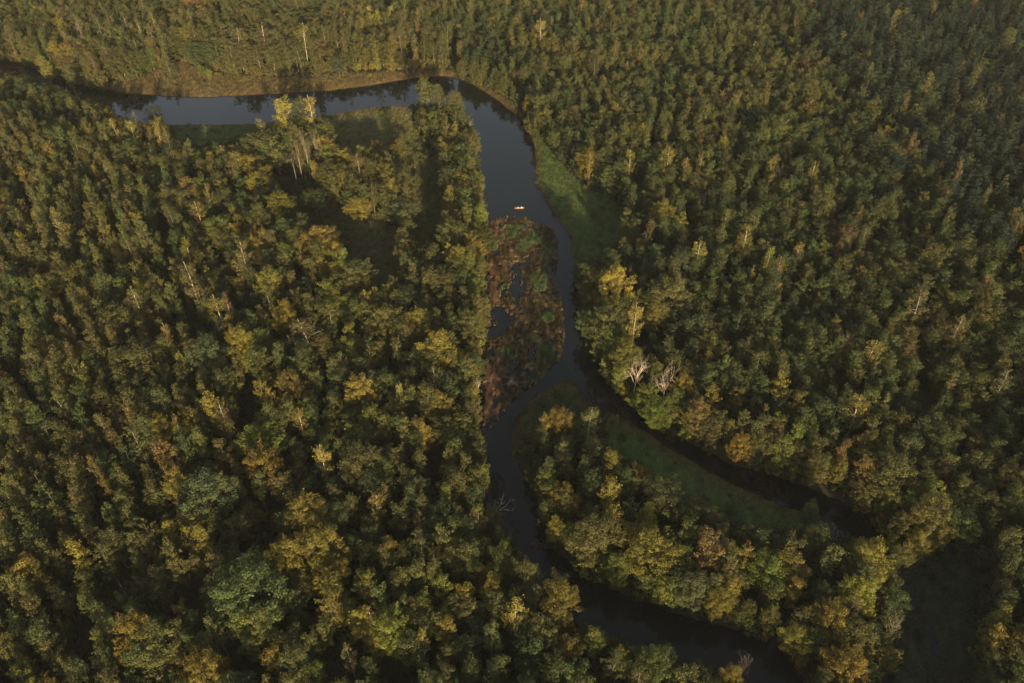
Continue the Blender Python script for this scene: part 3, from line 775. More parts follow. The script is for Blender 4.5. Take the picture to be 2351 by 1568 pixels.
# single trees one can point at in the photograph: kind, colour, crown centre (u, w), crown radius in the picture, height, what marks it
NOTED = [
    ('birch', 'brownish olive', 545, 95, 22, 27, 'forked pale birch standing tall above the far bank, left of a broader birch pair'),
    ('birch', 'brownish olive', 604, 80, 21, 26, 'broad birch with fanned pale limbs, right of the forked birch above the far bank'),
    ('birch', 'golden', 697, 86, 20, 27, 'golden birch with a thick pale stem above the middle of the far bank'),
    ('bare', None, 187, 78, 24, 22, 'leafless pinkish birch spreading bare twigs in the forest above the far bank'),
    ('birch', 'brownish olive', 262, 66, 9, 24, 'first of four slim birches in a slanting row above the far bank'),
    ('birch', 'brownish olive', 290, 58, 10, 25, 'second of four slim birches in a slanting row, its stem lit'),
    ('birch', 'brownish olive', 322, 74, 9, 24, 'third of four slim birches in a slanting row, shorter'),
    ('birch', 'golden', 356, 62, 10, 25, 'last and goldenest of four slim birches in a slanting row'),
    ('aspen', 'golden', 852, 42, 10, 23, 'golden slim birch at the left of a bright trio behind the far bank'),
    ('aspen', 'golden', 872, 50, 9, 21, 'middle and lowest golden birch of a bright trio behind the far bank'),
    ('aspen', 'golden', 896, 42, 11, 23, 'golden slim birch at the right of a bright trio behind the far bank'),
    ('oak', 'orange brown', 448, 18, 26, 21, 'orange brown round tree at the upper frame edge above the far bank'),
    ('spruce', 'olive', 382, 140, 17, 18, 'olive spruce at the forest edge on the far bank meadow'),
    ('alder', 'yellow green', 466, 165, 10, 8, 'small yellow green tree on the far bank meadow edge'),
    ('alder', 'yellow green', 480, 172, 8, 7, 'smallest yellow green sapling on the far bank meadow edge'),
    ('alder', 'grey green', 776, 150, 15, 13, 'pale grey green tree at the far bank forest edge'),
    ('birch', 'yellow', 1242, 72, 15, 25, 'yellow birch rising above the forest behind the river bend'),
    ('birch', 'orange brown', 1331, 24, 15, 23, 'orange birch near the upper frame edge behind the river bend'),
    ('birch', 'orange brown', 1438, 163, 8, 18, 'small orange birch amid green forest right of the bend'),
    ('spruce', 'green', 1364, 170, 19, 21, 'pointed green spruce behind the outer bank of the bend'),
    ('spruce', 'green', 1321, 203, 19, 21, 'pointed green spruce close to the outer bank of the bend'),
    ('birch', 'yellow', 715, 255, 21, 28, 'tallest golden birch on the near bank, its top against the water'),
    ('alder', 'yellow', 655, 272, 22, 25, 'golden rounded tree on the near bank, left of the tallest birch'),
    ('alder', 'olive', 690, 272, 18, 24, 'olive tree between two golden ones on the near bank'),
    ('birch', 'brownish olive', 604, 308, 15, 24, 'brownish birch on the near bank beside the green meadow'),
    ('alder', 'olive', 592, 345, 26, 20, 'broad olive tree at the meadow edge below the brownish birch'),
    ('alder', 'olive', 632, 350, 28, 21, 'broad dense olive tree left of the bare birch stems'),
    ('bare', None, 683, 352, 11, 23, 'bare pinkish birch at the left of the leafless group by the clearing'),
    ('bare', None, 700, 338, 12, 25, 'tallest bare birch of the leafless group by the clearing'),
    ('bare', None, 710, 358, 9, 22, 'slim bare birch in the middle of the leafless group by the clearing'),
    ('bare', None, 724, 340, 10, 23, 'bare birch right of the tallest in the leafless group'),
    ('bare', None, 738, 348, 10, 22, 'bare birch at the right of the leafless group by the clearing'),
    ('bare', None, 673, 376, 7, 18, 'shortest bare birch of the leafless group by the clearing'),
    ('alder', 'olive', 752, 318, 22, 21, 'olive tree just right of the bare birches on the near bank'),
    ('birch', 'golden', 510, 362, 13, 20, 'golden birch with a clear stem below the green near bank meadow'),
    ('birch', 'golden', 545, 375, 16, 21, 'wider golden birch right of its slimmer twin below the near meadow'),
    ('birch', 'golden', 268, 300, 14, 22, 'golden birch at the left of a slanting row on the near bank'),
    ('birch', 'golden', 306, 312, 17, 23, 'widest golden birch of the slanting row on the near bank'),
    ('birch', 'orange brown', 312, 290, 9, 23, 'thin brown birch behind the golden row on the near bank'),
    ('birch', 'golden', 366, 312, 11, 23, 'golden birch beside a pale bare one at the near meadow corner'),
    ('birch', 'brownish olive', 388, 328, 12, 23, 'thin brown birch with a long white stem at the near meadow corner'),
    ('alder', 'dark green', 356, 268, 16, 11, 'dark lone tree standing at the water at the end of the near meadow'),
    ('alder', 'olive', 974, 222, 17, 25, 'tall pointed olive tree on the tip of the peninsula in the bend'),
    ('alder', 'olive', 1006, 236, 15, 24, 'narrower olive tree between two tall ones on the peninsula tip'),
    ('oak', 'olive', 1042, 252, 22, 22, 'broad olive tree at the water on the peninsula tip'),
    ('oak', 'olive', 994, 288, 23, 16, 'round olive tree behind the tall ones of the peninsula tip'),
    ('bare', None, 1074, 290, 17, 15, 'silvery leafless tree fanning over the water at the bend'),
    ('spruce', 'brownish olive', 1064, 308, 14, 16, 'thin brownish tree beside the silvery leafless one'),
    ('oak', 'brownish olive', 1080, 338, 20, 17, 'golden brown round tree leaning over the main channel below the bend'),
    ('birch', 'reddish brown', 824, 385, 13, 22, 'reddish brown birch with a white stem by the peninsula clearing'),
    ('alder', 'olive', 856, 402, 20, 17, 'olive tree hugging the reddish brown birch by the clearing'),
    ('oak', 'olive', 752, 408, 30, 15, 'broad olive tree right of the clearing below the bare birches'),
    ('oak', 'brownish olive', 912, 408, 30, 14, 'broad brownish tree amid the peninsula clearing'),
    ('oak', 'dark green', 722, 462, 28, 13, 'dark green dome standing in the shaded clearing'),
    ('alder', 'golden', 762, 352, 20, 18, 'golden tree behind the broad olive one at the clearing'),
    ('alder', 'golden', 790, 372, 16, 16, 'small golden tree between the bare birches and the reddish birch'),
    ('oak', 'golden', 864, 350, 22, 12, 'low golden tree on the grassy peninsula'),
    ('aspen', 'golden', 916, 348, 16, 17, 'upright golden brown tree on the grassy peninsula'),
    ('oak', 'golden', 826, 478, 26, 12, 'golden tree at the middle of the brown clearing'),
    ('oak', 'grey green', 922, 490, 34, 13, 'wide grey green tree at the river side of the brown clearing'),
    ('oak', 'golden', 641, 482, 29, 19, 'golden tree at the left rim of the brown clearing'),
    ('oak', 'golden', 740, 560, 38, 19, 'large golden tree below the brown clearing'),
    ('oak', 'golden', 778, 592, 19, 17, 'smaller golden tree leaning on the large one below the clearing'),
    ('alder', 'brownish olive', 693, 545, 17, 16, 'brownish tree between two golden ones below the clearing'),
    ('birch', 'brownish olive', 561, 598, 28, 26, 'spreading birch with white forks in the middle of the left forest'),
    ('birch', 'golden', 458, 494, 21, 23, 'golden birch at the end of the dark gap in the left forest'),
    ('birch', 'golden', 481, 458, 14, 23, 'slim golden birch with a white stem above its wider neighbour'),
    ('oak', 'olive', 505, 535, 34, 17, 'wide olive tree under the golden birch pair'),
    ('oak', 'golden', 1062, 602, 27, 18, 'golden tree by the left bank opposite the top of the reed bed'),
    ('aspen', 'brownish olive', 921, 546, 17, 17, 'upright brownish tree right below the clearing'),
    ('alder', 'brownish olive', 923, 582, 15, 16, 'round brownish tree below its upright twin'),
    ('alder', 'golden', 1062, 425, 18, 18, 'golden tree on the left bank above the canoe'),
    ('pine', 'brownish olive', 378, 450, 24, 21, 'brownish pine beside the dark gap in the left forest'),
    ('alder', 'orange brown', 433, 440, 18, 18, 'orange brown tree right of the dark gap'),
    ('birch', 'brownish olive', 440, 643, 27, 28, 'birch with the longest white stem along the dark gap'),
    ('birch', 'golden', 433, 584, 15, 25, 'golden slim birch above the long stemmed one'),
    ('birch', 'golden', 503, 718, 23, 26, 'golden birch with twin stems reaching into dark shade'),
    ('birch', 'reddish brown', 525, 710, 9, 25, 'thin reddish birch touching the twin stemmed golden one'),
    ('oak', 'golden', 617, 662, 29, 21, 'golden tree heading a row along the dark hollow'),
    ('oak', 'golden', 655, 732, 25, 19, 'golden tree ending a row along the dark hollow'),
    ('birch', 'brownish olive', 710, 772, 38, 23, 'wide weeping birch with grey limbs in the middle left forest'),
    ('oak', 'golden', 557, 802, 34, 21, 'round golden ball of a tree in the left forest'),
    ('oak', 'grey green', 470, 830, 44, 21, 'large grey green round tree left of the golden ball'),
    ('oak', 'olive', 310, 846, 58, 23, 'huge olive tree with a flat wide crown in the left forest'),
    ('oak', 'olive', 273, 757, 42, 22, 'large olive tree above the huge flat crowned one'),
    ('oak', 'olive', 147, 656, 42, 21, 'large olive round tree high in the left forest'),
    ('oak', 'olive', 97, 810, 32, 21, 'olive round tree near the left frame edge'),
    ('oak', 'olive', 87, 680, 28, 20, 'olive tree lower left of the large round one'),
    ('oak', 'yellow green', 62, 722, 21, 18, 'pale yellow green tree near the left frame edge'),
    ('birch', 'orange brown', 390, 782, 15, 26, 'brown birch with a long lit stem right of the large olive trees'),
    ('birch', 'brownish olive', 317, 700, 16, 26, 'brownish birch with a long grey stem in the left forest'),
    ('oak', 'golden', 370, 1000, 29, 20, 'golden open tree with forked limbs in the lower left forest'),
    ('oak', 'yellow green', 603, 1018, 50, 17, 'wide yellow green tree in the lower left forest'),
    ('oak', 'orange brown', 667, 897, 31, 19, 'orange brown tree beside the dark hollow'),
    ('birch', 'brownish olive', 513, 960, 19, 24, 'brown birch with a fine grey stem above the wide yellow green tree'),
    ('birch', 'orange brown', 690, 972, 15, 21, 'rusty birch alone in dark shade'),
    ('oak', 'brownish olive', 827, 643, 38, 19, 'brownish round tree below the large golden one at the clearing'),
    ('birch', 'golden', 839, 692, 11, 19, 'small golden birch under the brownish round tree'),
    ('oak', 'golden', 961, 750, 33, 18, 'golden tree amid green ones left of the channel'),
    ('oak', 'yellow', 1007, 814, 40, 21, 'brightest yellow tree of the left bank, with white limbs'),
    ('oak', 'golden', 824, 908, 34, 19, 'golden tree amid green forest left of the bright yellow one'),
    ('birch', 'olive', 998, 876, 18, 21, 'olive birch under the brightest yellow tree'),
    ('birch', 'yellow', 921, 914, 14, 22, 'slim bright yellow birch left of the reed bed foot'),
    ('oak', 'golden', 1014, 944, 25, 19, 'golden tree near the foot of the reed bed'),
    ('oak', 'golden', 967, 1008, 26, 18, 'golden tree above the open olive one'),
    ('oak', 'olive', 1030, 1000, 44, 16, 'wide open olive tree near the left bank bend'),
    ('alder', 'olive', 987, 658, 20, 18, 'upright olive tree in the green forest beside the channel'),
    ('oak', 'brownish olive', 1076, 756, 32, 17, 'brownish golden tree on the left bank beside the dark water pool'),
    ('bare', None, 1092, 892, 20, 11, 'pale bare branches hanging over the left bank at the reed foot'),
    ('bare', None, 790, 843, 17, 18, 'brownish bare tree amid green forest left of the channel'),
    ('oak', 'dark green', 937, 697, 35, 16, 'dark green broad tree amid the forest left of the channel'),
    ('oak', 'grey green', 1348, 742, 24, 15, 'pale green tree at the tip of the golden riverside group'),
    ('oak', 'yellow', 1412, 664, 38, 23, 'largest golden crown of the riverside group on the right bank'),
    ('birch', 'yellow', 1459, 738, 19, 27, 'bright yellow birch with a white stem in the riverside group'),
    ('oak', 'brownish olive', 1402, 752, 42, 20, 'brownish golden crown below the largest of the riverside group'),
    ('oak', 'brownish olive', 1538, 690, 52, 20, 'huge brownish tree right of the golden riverside group'),
    ('oak', 'yellow green', 1436, 822, 33, 19, 'yellow green tree behind the bare pale tree'),
    ('bare', None, 1461, 862, 31, 18, 'dead pale tree with twin stems on the right bank'),
    ('bare', None, 1529, 878, 33, 19, 'dead pale tree with one thick stem, right of the twin stemmed one'),
    ('oak', 'olive', 1362, 660, 34, 15, 'shaded olive tree overhanging the channel above the riverside group'),
    ('oak', 'yellow green', 1512, 945, 36, 11, 'yellow green tree at the foot of the dead pale trees'),
    ('oak', 'grey green', 1563, 616, 28, 18, 'grey green tree above the huge brownish one'),
    ('birch', 'golden', 1602, 582, 22, 22, 'golden birch with white limbs above the grey green tree'),
    ('spruce', 'golden', 1594, 836, 12, 15, 'small golden spruce in the green right forest'),
    ('oak', 'golden', 1562, 898, 26, 15, 'golden green tree right of the dead pale trees'),
    ('oak', 'orange brown', 1599, 955, 26, 16, 'orange brown tree on the right bank below the dead pale trees'),
    ('alder', 'grey green', 1604, 764, 25, 18, 'grey tinged tree below the huge brownish one'),
    ('birch', 'golden', 1711, 558, 21, 23, 'golden birch with a clear stem amid the right forest'),
    ('spruce', 'golden', 1721, 645, 16, 18, 'golden conical tree amid the right forest'),
    ('birch', 'golden', 1766, 597, 15, 22, 'golden birch next to its orange twin'),
    ('birch', 'orange brown', 1787, 622, 17, 20, 'orange birch next to its golden twin'),
    ('birch', 'golden', 1828, 586, 13, 20, 'small golden pointed birch right of the golden and orange pair'),
    ('oak', 'reddish brown', 1938, 556, 23, 17, 'reddish brown round tree in the right forest'),
    ('birch', 'brownish olive', 2112, 700, 28, 24, 'brownish birch with a white fork near the right forest edge'),
    ('birch', 'golden', 1965, 953, 28, 22, 'golden birch with white limbs low in the right forest'),
    ('birch', 'golden', 1998, 813, 24, 21, 'golden birch halfway down the right forest'),
    ('oak', 'reddish brown', 1938, 803, 18, 16, 'reddish tree left of the golden birch halfway down'),
    ('birch', 'brownish olive', 2195, 763, 22, 22, 'tall brownish birch close to the right frame edge'),
    ('birch', 'brownish olive', 2302, 884, 20, 20, 'brownish birch at the right frame edge'),
    ('birch', 'orange brown', 2258, 662, 20, 20, 'orange brown birch under the pine stand corner'),
    ('oak', 'reddish brown', 1776, 1006, 20, 16, 'rusty red tree at the right bank of the side channel'),
    ('oak', 'green', 1845, 998, 34, 16, 'green round tree beside the rusty red one'),
    ('oak', 'orange brown', 1981, 1032, 26, 16, 'orange tree above the half bare one'),
    ('oak', 'olive', 2142, 603, 34, 19, 'olive round tree under the pine stand'),
    ('oak', 'orange brown', 1855, 263, 22, 19, 'orange brown round tree at the edge of the dark pines'),
    ('oak', 'olive', 1858, 147, 26, 20, 'olive round tree beside the dark pine stand'),
    ('oak', 'olive', 1978, 150, 26, 20, 'olive domed tree inside the pine stand corner'),
    ('oak', 'dark green', 1955, 322, 34, 20, 'dark domed tree at the pine stand edge, upper of two'),
    ('oak', 'dark green', 2010, 352, 40, 21, 'dark domed tree at the pine stand edge, lower of two'),
    ('oak', 'deep green', 2055, 392, 34, 20, 'darkest domed tree by the pine stand edge'),
    ('birch', 'golden', 1865, 402, 14, 20, 'golden birch left below the dark domed trees'),
    ('birch', 'golden', 1621, 267, 11, 20, 'slim golden birch in the upper right forest'),
    ('birch', 'orange brown', 1658, 232, 11, 19, 'small orange birch in the upper right forest'),
    ('birch', 'golden', 1608, 382, 11, 20, 'small golden birch right of the golden clump'),
    ('birch', 'golden', 1572, 392, 14, 22, 'golden birch at the right of the golden clump'),
    ('birch', 'golden', 1534, 372, 20, 23, 'widest golden birch of the clump above the right bank meadow'),
    ('bare', None, 1611, 468, 13, 17, 'pinkish bare tree amid the right forest'),
    ('birch', 'golden', 1665, 508, 12, 20, 'golden pointed birch below the pinkish bare tree'),
    ('bare', None, 1791, 408, 14, 17, 'reddish bare tree amid the upper right forest'),
    ('birch', 'golden', 1448, 376, 13, 21, 'golden birch beside the right bank meadow'),
    ('oak', 'golden', 1518, 500, 28, 18, 'golden round tree right of the bank meadow'),
    ('aspen', 'golden', 1451, 318, 10, 20, 'slim golden pole of a birch, left of a pair'),
    ('aspen', 'golden', 1469, 314, 9, 19, 'slim golden pole of a birch, right of a pair'),
    ('oak', 'golden', 1350, 370, 24, 15, 'golden tree at the edge of the right bank meadow'),
    ('bare', None, 1319, 352, 10, 13, 'grey bare tree at the edge of the right bank meadow'),
    ('oak', 'golden', 1281, 972, 27, 15, 'golden tree near the island tip'),
    ('alder', 'golden', 1250, 984, 17, 13, 'smaller golden tree at the water near the island tip'),
    ('birch', 'brownish olive', 1352, 970, 22, 18, 'brownish birch beside the island meadow'),
    ('oak', 'golden', 1288, 1146, 27, 15, 'golden brown tree on the water side of the island'),
    ('oak', 'brownish olive', 1374, 1234, 54, 18, 'large brownish golden tree over the main channel on the island'),
    ('oak', 'golden', 1499, 1274, 58, 18, 'large round golden tree in the middle of the island'),
    ('alder', 'orange brown', 1621, 1272, 35, 20, 'orange gold cone shaped tree on the island'),
    ('oak', 'brownish olive', 1664, 1326, 26, 14, 'brownish tree below the orange gold cone'),
    ('oak', 'yellow green', 1748, 1314, 46, 15, 'yellow green wide tree right of the orange gold cone'),
    ('oak', 'golden', 1992, 1292, 42, 19, 'green gold tree heading the lower end of the island'),
    ('oak', 'golden', 1978, 1368, 34, 16, 'golden tree midway down the lower end of the island'),
    ('oak', 'golden', 1900, 1424, 42, 17, 'golden tree over the river at the lower end of the island'),
    ('oak', 'brownish olive', 1962, 1474, 40, 16, 'brownish golden tree near the lower frame edge of the island'),
    ('oak', 'golden', 1940, 1530, 46, 16, 'golden tree at the very lower end of the island'),
    ('alder', 'grey green', 1858, 1182, 17, 12, 'lone grey green tree at the end of the island meadow'),
    ('bare', None, 2048, 1440, 27, 14, 'grey leafless tree at the rim of the dark field'),
    ('oak', 'olive', 2045, 1096, 50, 18, 'large olive tree over the side channel mouth'),
    ('bare', None, 2010, 1110, 22, 13, 'pale bare limbs beside the large olive tree of the side channel'),
    ('oak', 'brownish olive', 2135, 1190, 44, 17, 'brownish tree above the dark field'),
    ('bare', None, 1908, 1238, 15, 15, 'thin grey bare tree behind the island meadow'),
    ('bare', None, 1712, 1526, 26, 11, 'grey bare bush at the lower frame edge by the river'),
    ('oak', 'golden', 1681, 1556, 25, 12, 'small golden tree under the grey bare bush'),
    ('oak', 'grey green', 1591, 1352, 36, 15, 'grey green tree over the river on the island'),
    ('oak', 'golden', 413, 1126, 31, 20, 'golden tree on the left flank of a large grey olive one'),
    ('oak', 'grey green', 482, 1146, 58, 21, 'large grey olive tree with a golden flank'),
    ('oak', 'golden', 610, 1074, 41, 20, 'golden tree at the lower left, above the dark hollow'),
    ('oak', 'golden', 707, 1190, 54, 19, 'wide golden tree in the lower forest, right of the hollow'),
    ('oak', 'golden', 667, 1284, 44, 19, 'golden tree under the wide golden one'),
    ('oak', 'golden', 755, 1262, 43, 20, 'golden tree right of the pair above the big green one'),
    ('oak', 'green', 574, 1366, 80, 23, 'biggest green tree of the lower forest, its side golden'),
    ('oak', 'olive', 604, 1438, 37, 18, 'olive tree at the foot of the biggest green one'),
    ('oak', 'golden', 310, 1462, 46, 20, 'golden olive tree near the lower frame edge, left of a cluster'),
    ('oak', 'olive', 362, 1492, 58, 20, 'wide olive tree near the lower frame edge'),
    ('oak', 'golden', 467, 1545, 48, 19, 'golden tree cut by the lower frame edge'),
    ('oak', 'green', 690, 1528, 37, 18, 'green round tree close to the lower frame edge'),
    ('birch', 'yellow', 742, 1062, 20, 24, 'bright yellow birch with a hooked white stem'),
    ('oak', 'olive', 824, 1078, 45, 20, 'olive gold tree with a stout white trunk'),
    ('birch', 'orange brown', 861, 1160, 23, 19, 'orange brown birch right below the stout trunked tree'),
    ('spruce', 'golden', 864, 1203, 16, 17, 'golden spruce below the orange brown birch'),
    ('oak', 'dark green', 1014, 1206, 42, 16, 'dark green tree near the bend of the lower river'),
    ('oak', 'olive', 1067, 1288, 46, 17, 'olive gold tree left of the lower river'),
    ('birch', 'golden', 997, 1282, 16, 19, 'small bright yellow tree beside the olive gold one'),
    ('oak', 'olive', 1208, 1332, 32, 17, 'olive gold tree at the lower river bank'),
    ('oak', 'golden', 1284, 1382, 42, 19, 'round golden green tree jutting into the lower river'),
    ('birch', 'yellow', 1181, 1414, 27, 24, 'brightest yellow birch by the lower river'),
    ('oak', 'brownish olive', 1226, 1446, 29, 18, 'brownish tree right of the brightest yellow birch'),
    ('oak', 'brownish olive', 1071, 1408, 33, 16, 'brownish tree in the lower middle forest'),
    ('oak', 'yellow green', 907, 1452, 43, 19, 'yellow green round tree in the lower middle forest'),
    ('birch', 'orange brown', 855, 1424, 19, 19, 'orange brown birch left above the yellow green round tree'),
    ('birch', 'golden', 971, 1476, 14, 20, 'golden slim birch right of the yellow green round tree'),
    ('oak', 'olive', 1502, 1532, 42, 16, 'olive tree at the lower frame edge below the river'),
]


def upm(u, w, z):
    """picture units per metre at height z under picture point (u, w)"""
    x, y = ground(u, w, z)
    return FV / project(x, y, z)[2]


BARE_N = 0
for kind, tname, u, w, rv, h, note in NOTED:
    if kind == 'birch':
        kind = 'white_birch'
    if kind == 'bare':
        zc = h * .62
    else:
        cb = KIND[kind]['cb']; zc = h * (cb + (1 - cb) * .5)
    x, y = ground(u, w, zc)
    r = rv / upm(u, w, zc)
    TREES.append(dict(kind=kind, x=float(x), y=float(y), h=float(h), r=float(r), tname=tname, note=note, u=u, w=w, rot=R.random() * 6.28))
nN = len(TREES)

# the rest of the forest
n = 120000
cx = R.uniform(-470, 470, n); cyy = R.uniform(-30, 745, n)
keep = np.abs(cx) < 130 + .62 * np.maximum(cyy, 60)
cx, cyy = cx[keep], cyy[keep]
n = len(cx)
u0, w0, _ = project(cx, cyy, 0)
u1, w1, _ = project(cx, cyy, 11)
ld = land_dist(cx, cyy)
pine = pip(PINE_ZONE, u1 + (vnoise(cx / 14, cyy / 14, 1) - .5) * 90, w1 + (vnoise(cx / 14, cyy / 14, 2) - .5) * 60)
left = pip(LEFT_ZONE, u1 + (vnoise(cx / 12, cyy / 12, 3) - .5) * 50, w1)
upl = pip(UPPER_LEFT, u1, w1)
isl = pip(ISLAND, u0, w0)
ctr = ~pine & ~left & ~upl & ~isl & (u1 < 1130) & (w1 > 230)
right = ~pine & ~left & ~upl & ~isl & ~ctr
patch = fbm(cx / 30, cyy / 30, 5)                 # stands of one kind
fine = fbm(cx / 11, cyy / 11, 2)
q = R.random(n)
kind = np.full(n, 'alder', dtype=object)
kind[left] = np.where(q[left] < .60, 'aspen', np.where(q[left] < .82, 'birch', np.where(q[left] < .975, 'alder', 'oak')))
kind[upl] = np.where(q[upl] < .22 + .3 * (patch[upl] > .52), 'aspen', np.where(q[upl] < .42 + .3 * (patch[upl] > .52), 'birch', np.where(q[upl] < .90, 'alder', 'oak')))
kind[ctr] = np.where(q[ctr] < .78, 'alder', np.where(q[ctr] < .87, 'birch', np.where(q[ctr] < .955, 'aspen', 'oak')))
kind[isl] = np.where(q[isl] < .80, 'alder', np.where(q[isl] < .88, 'birch', 'oak'))
kind[right] = np.where(q[right] < .90, 'alder', np.where(q[right] < .94, 'birch', np.where(q[right] < .972, 'aspen', np.where(q[right] < .988, 'spruce', 'oak'))))
kind[pine] = np.where(q[pine] < .88, 'pine', np.where(q[pine] < .93, 'alder', np.where(q[pine] < .97, 'birch', 'spruce')))
hb = np.select([left, upl, isl, ctr, pine], [20.0, 17.0, 13.0, 15.5, 20.0], 14.8)
hgt = hb * (1 + R.normal(size=n) * .13) * (.80 + .40 * patch)
hgt = np.where(kind == 'oak', np.minimum(hgt, 19), hgt)
hgt = np.where((kind == 'birch') & ~left, hgt * 1.18, hgt)
space = np.select([left, upl, isl, ctr, pine], [4.15, 5.4, 4.8, 4.5, 3.9], 4.25) * R.uniform(.66, 1.34, n)
space = np.where(kind == 'oak', 6.5, space)
rad = {'alder': 2.5, 'aspen': 2.1, 'birch': 2.3, 'oak': 4.5, 'pine': 2.75, 'spruce': 2.5}
rr = np.array([rad[k] for k in kind]) * R.uniform(.72, 1.35, n) * np.where(upl, 1.3, 1)
# no tree in the water or the meadows, none whose crown would hide water or meadow that the river side leaves open
bad = (ld < .9) | in_meadow_uv(u0, w0)
inframe = (u0 > -60) & (u0 < PW + 60) & (w0 < PH + 260)
fac = np.zeros(n)
for f in (1.0, .8, .62, .46, .32, .2):
    ok = ~bad & (fac == 0)
    for t in (.45, .72, .95):
        uu, ww, _ = project(cx, cyy, hgt * f * t)
        tol = 0 if t < .9 else R.normal(size=n) * 4
        ok &= ~(inframe & (in_water_uv(uu, ww - tol) | in_meadow_uv(uu, ww - tol)))
    fac[ok] = f
hgt *= fac
bad |= (fac == 0) | (hgt < 3.0)
small = (fac < .6) & (fac > 0)
kind[small & (kind != 'alder')] = 'alder'
kind[(hgt < 6.5)] = 'shrub'
rr = np.where(small, np.maximum(1.4, rr * (.45 + .6 * fac)), rr)
# dark hollows and small gaps where no tall tree stands
HOLLOWS = [[(345, 425), (385, 445), (402, 560), (398, 640), (445, 715), (520, 780), (500, 800), (425, 735), (378, 650), (366, 560)], [(556, 830), (606, 850), (604, 960), (566, 1015), (538, 930)],
           [(600, 1140), (655, 1130), (645, 1235), (600, 1300), (535, 1295), (556, 1205)], [(1480, 690), (1500, 760), (1490, 830), (1462, 800), (1478, 740)], [(590, 690), (600, 760), (590, 790), (575, 740)],
           [(1890, 330), (1920, 340), (1925, 400), (1890, 395)], [(860, 960), (890, 1000), (880, 1060), (850, 1030)], [(440, 1290), (560, 1440), (540, 1480), (400, 1360)], [(330, 1390), (420, 1400), (420, 1450), (340, 1440)]]
hol = np.zeros(n, bool)
for p in HOLLOWS:
    hol |= pip(chaikin(p, 1), u1, w1)
gap = fbm(cx / 8.5 + 20, cyy / 8.5, 1, 2)
hol |= gap < np.where(left, .285, np.where(upl, .24, .26))
bad |= hol
# broad crowns leaning out over the banks
bcell = {}
bank = (~bad) & (ld < 4.2) & (ld > .9) & (cyy < 520) & ((fac > .5)) & (w0 > 180) & (u0 > 1030) & (w0 < 1600)
for i in np.where(bank)[0]:
    a, b = cx[i], cyy[i]
    ca, cb_ = int(a // 8), int(b // 8)
    if any((a - a2) ** 2 + (b - b2) ** 2 < 36 for ia in (-1, 0, 1) for ib in (-1, 0, 1) for a2, b2 in bcell.get((ca + ia, cb_ + ib), ())):
        continue
    if any((t['x'] - a) ** 2 + (t['y'] - b) ** 2 < (t['r'] * .8 + 1.5) ** 2 for t in TREES[:nN]):
        continue
    bcell.setdefault((ca, cb_), []).append((a, b))
    qq = R.random()
    TREES.append(dict(kind='oak', x=float(a), y=float(b), h=float(min(hgt[i], R.uniform(10, 15.5))), r=float(R.uniform(2.4, 4.1)),
                      tname='golden' if qq < .30 else ('brownish olive' if qq < .52 else ('olive' if qq < .84 else 'yellow green')), note=None, rot=R.random() * 6.28))
# keep the noted trees in view and the light on them
for t in list(TREES):
    dist = np.hypot(cx - t['x'], cyy - t['y'])
    bad |= dist < max(1.6, t['r'] * .78 + .4)
    ut, wt, _ = project(t['x'], t['y'], t['h'])
    ub, wb, _ = project(t['x'], t['y'], t['h'] * (.12 if 'dead' in t['note'] else .42) if t['note'] else 0)
    s = np.clip((w1 - wt) / (wb - wt + 1e-6), 0, 1)
    uu = ut + (ub - ut) * s
    if not t['note']:
        continue
    uc, wc, _ = project(cx, cyy, hgt * .75)
    if not t['note']:
        continue
    hide = (wc > wt) & (wc < wb) & (np.abs(uc - uu) < t['r'] * .8 * upm(t['u'], t['w'], 10)) & (cyy < t['y']) & (R.random(n) < (1.1 if t['kind'] == 'bare' else .5))
    bad |= hide
idx = np.where(~bad)[0]
cell = {}
chosen = []
for i in idx:
    a, b, s = cx[i], cyy[i], space[i]
    ca, cb_ = int(a // 7), int(b // 7)
    good = True
    for ia in (ca - 1, ca, ca + 1):
        for ib in (cb_ - 1, cb_, cb_ + 1):
            for (a2, b2, s2) in cell.get((ia, ib), ()):
                if (a - a2) ** 2 + (b - b2) ** 2 < (.5 * (s + s2)) ** 2:
                    good = False
                    break
            if not good:
                break
        if not good:
            break
    if good:
        cell.setdefault((ca, cb_), []).append((a, b, s))
        chosen.append(i)
qs = fbm(cx / 17 + 50, cyy / 17, 7)
qs = np.argsort(np.argsort(qs)) / n
qt = np.clip(.62 * qs + .38 * R.random(n), 0, .999)
qt = np.argsort(np.argsort(qt)) / n


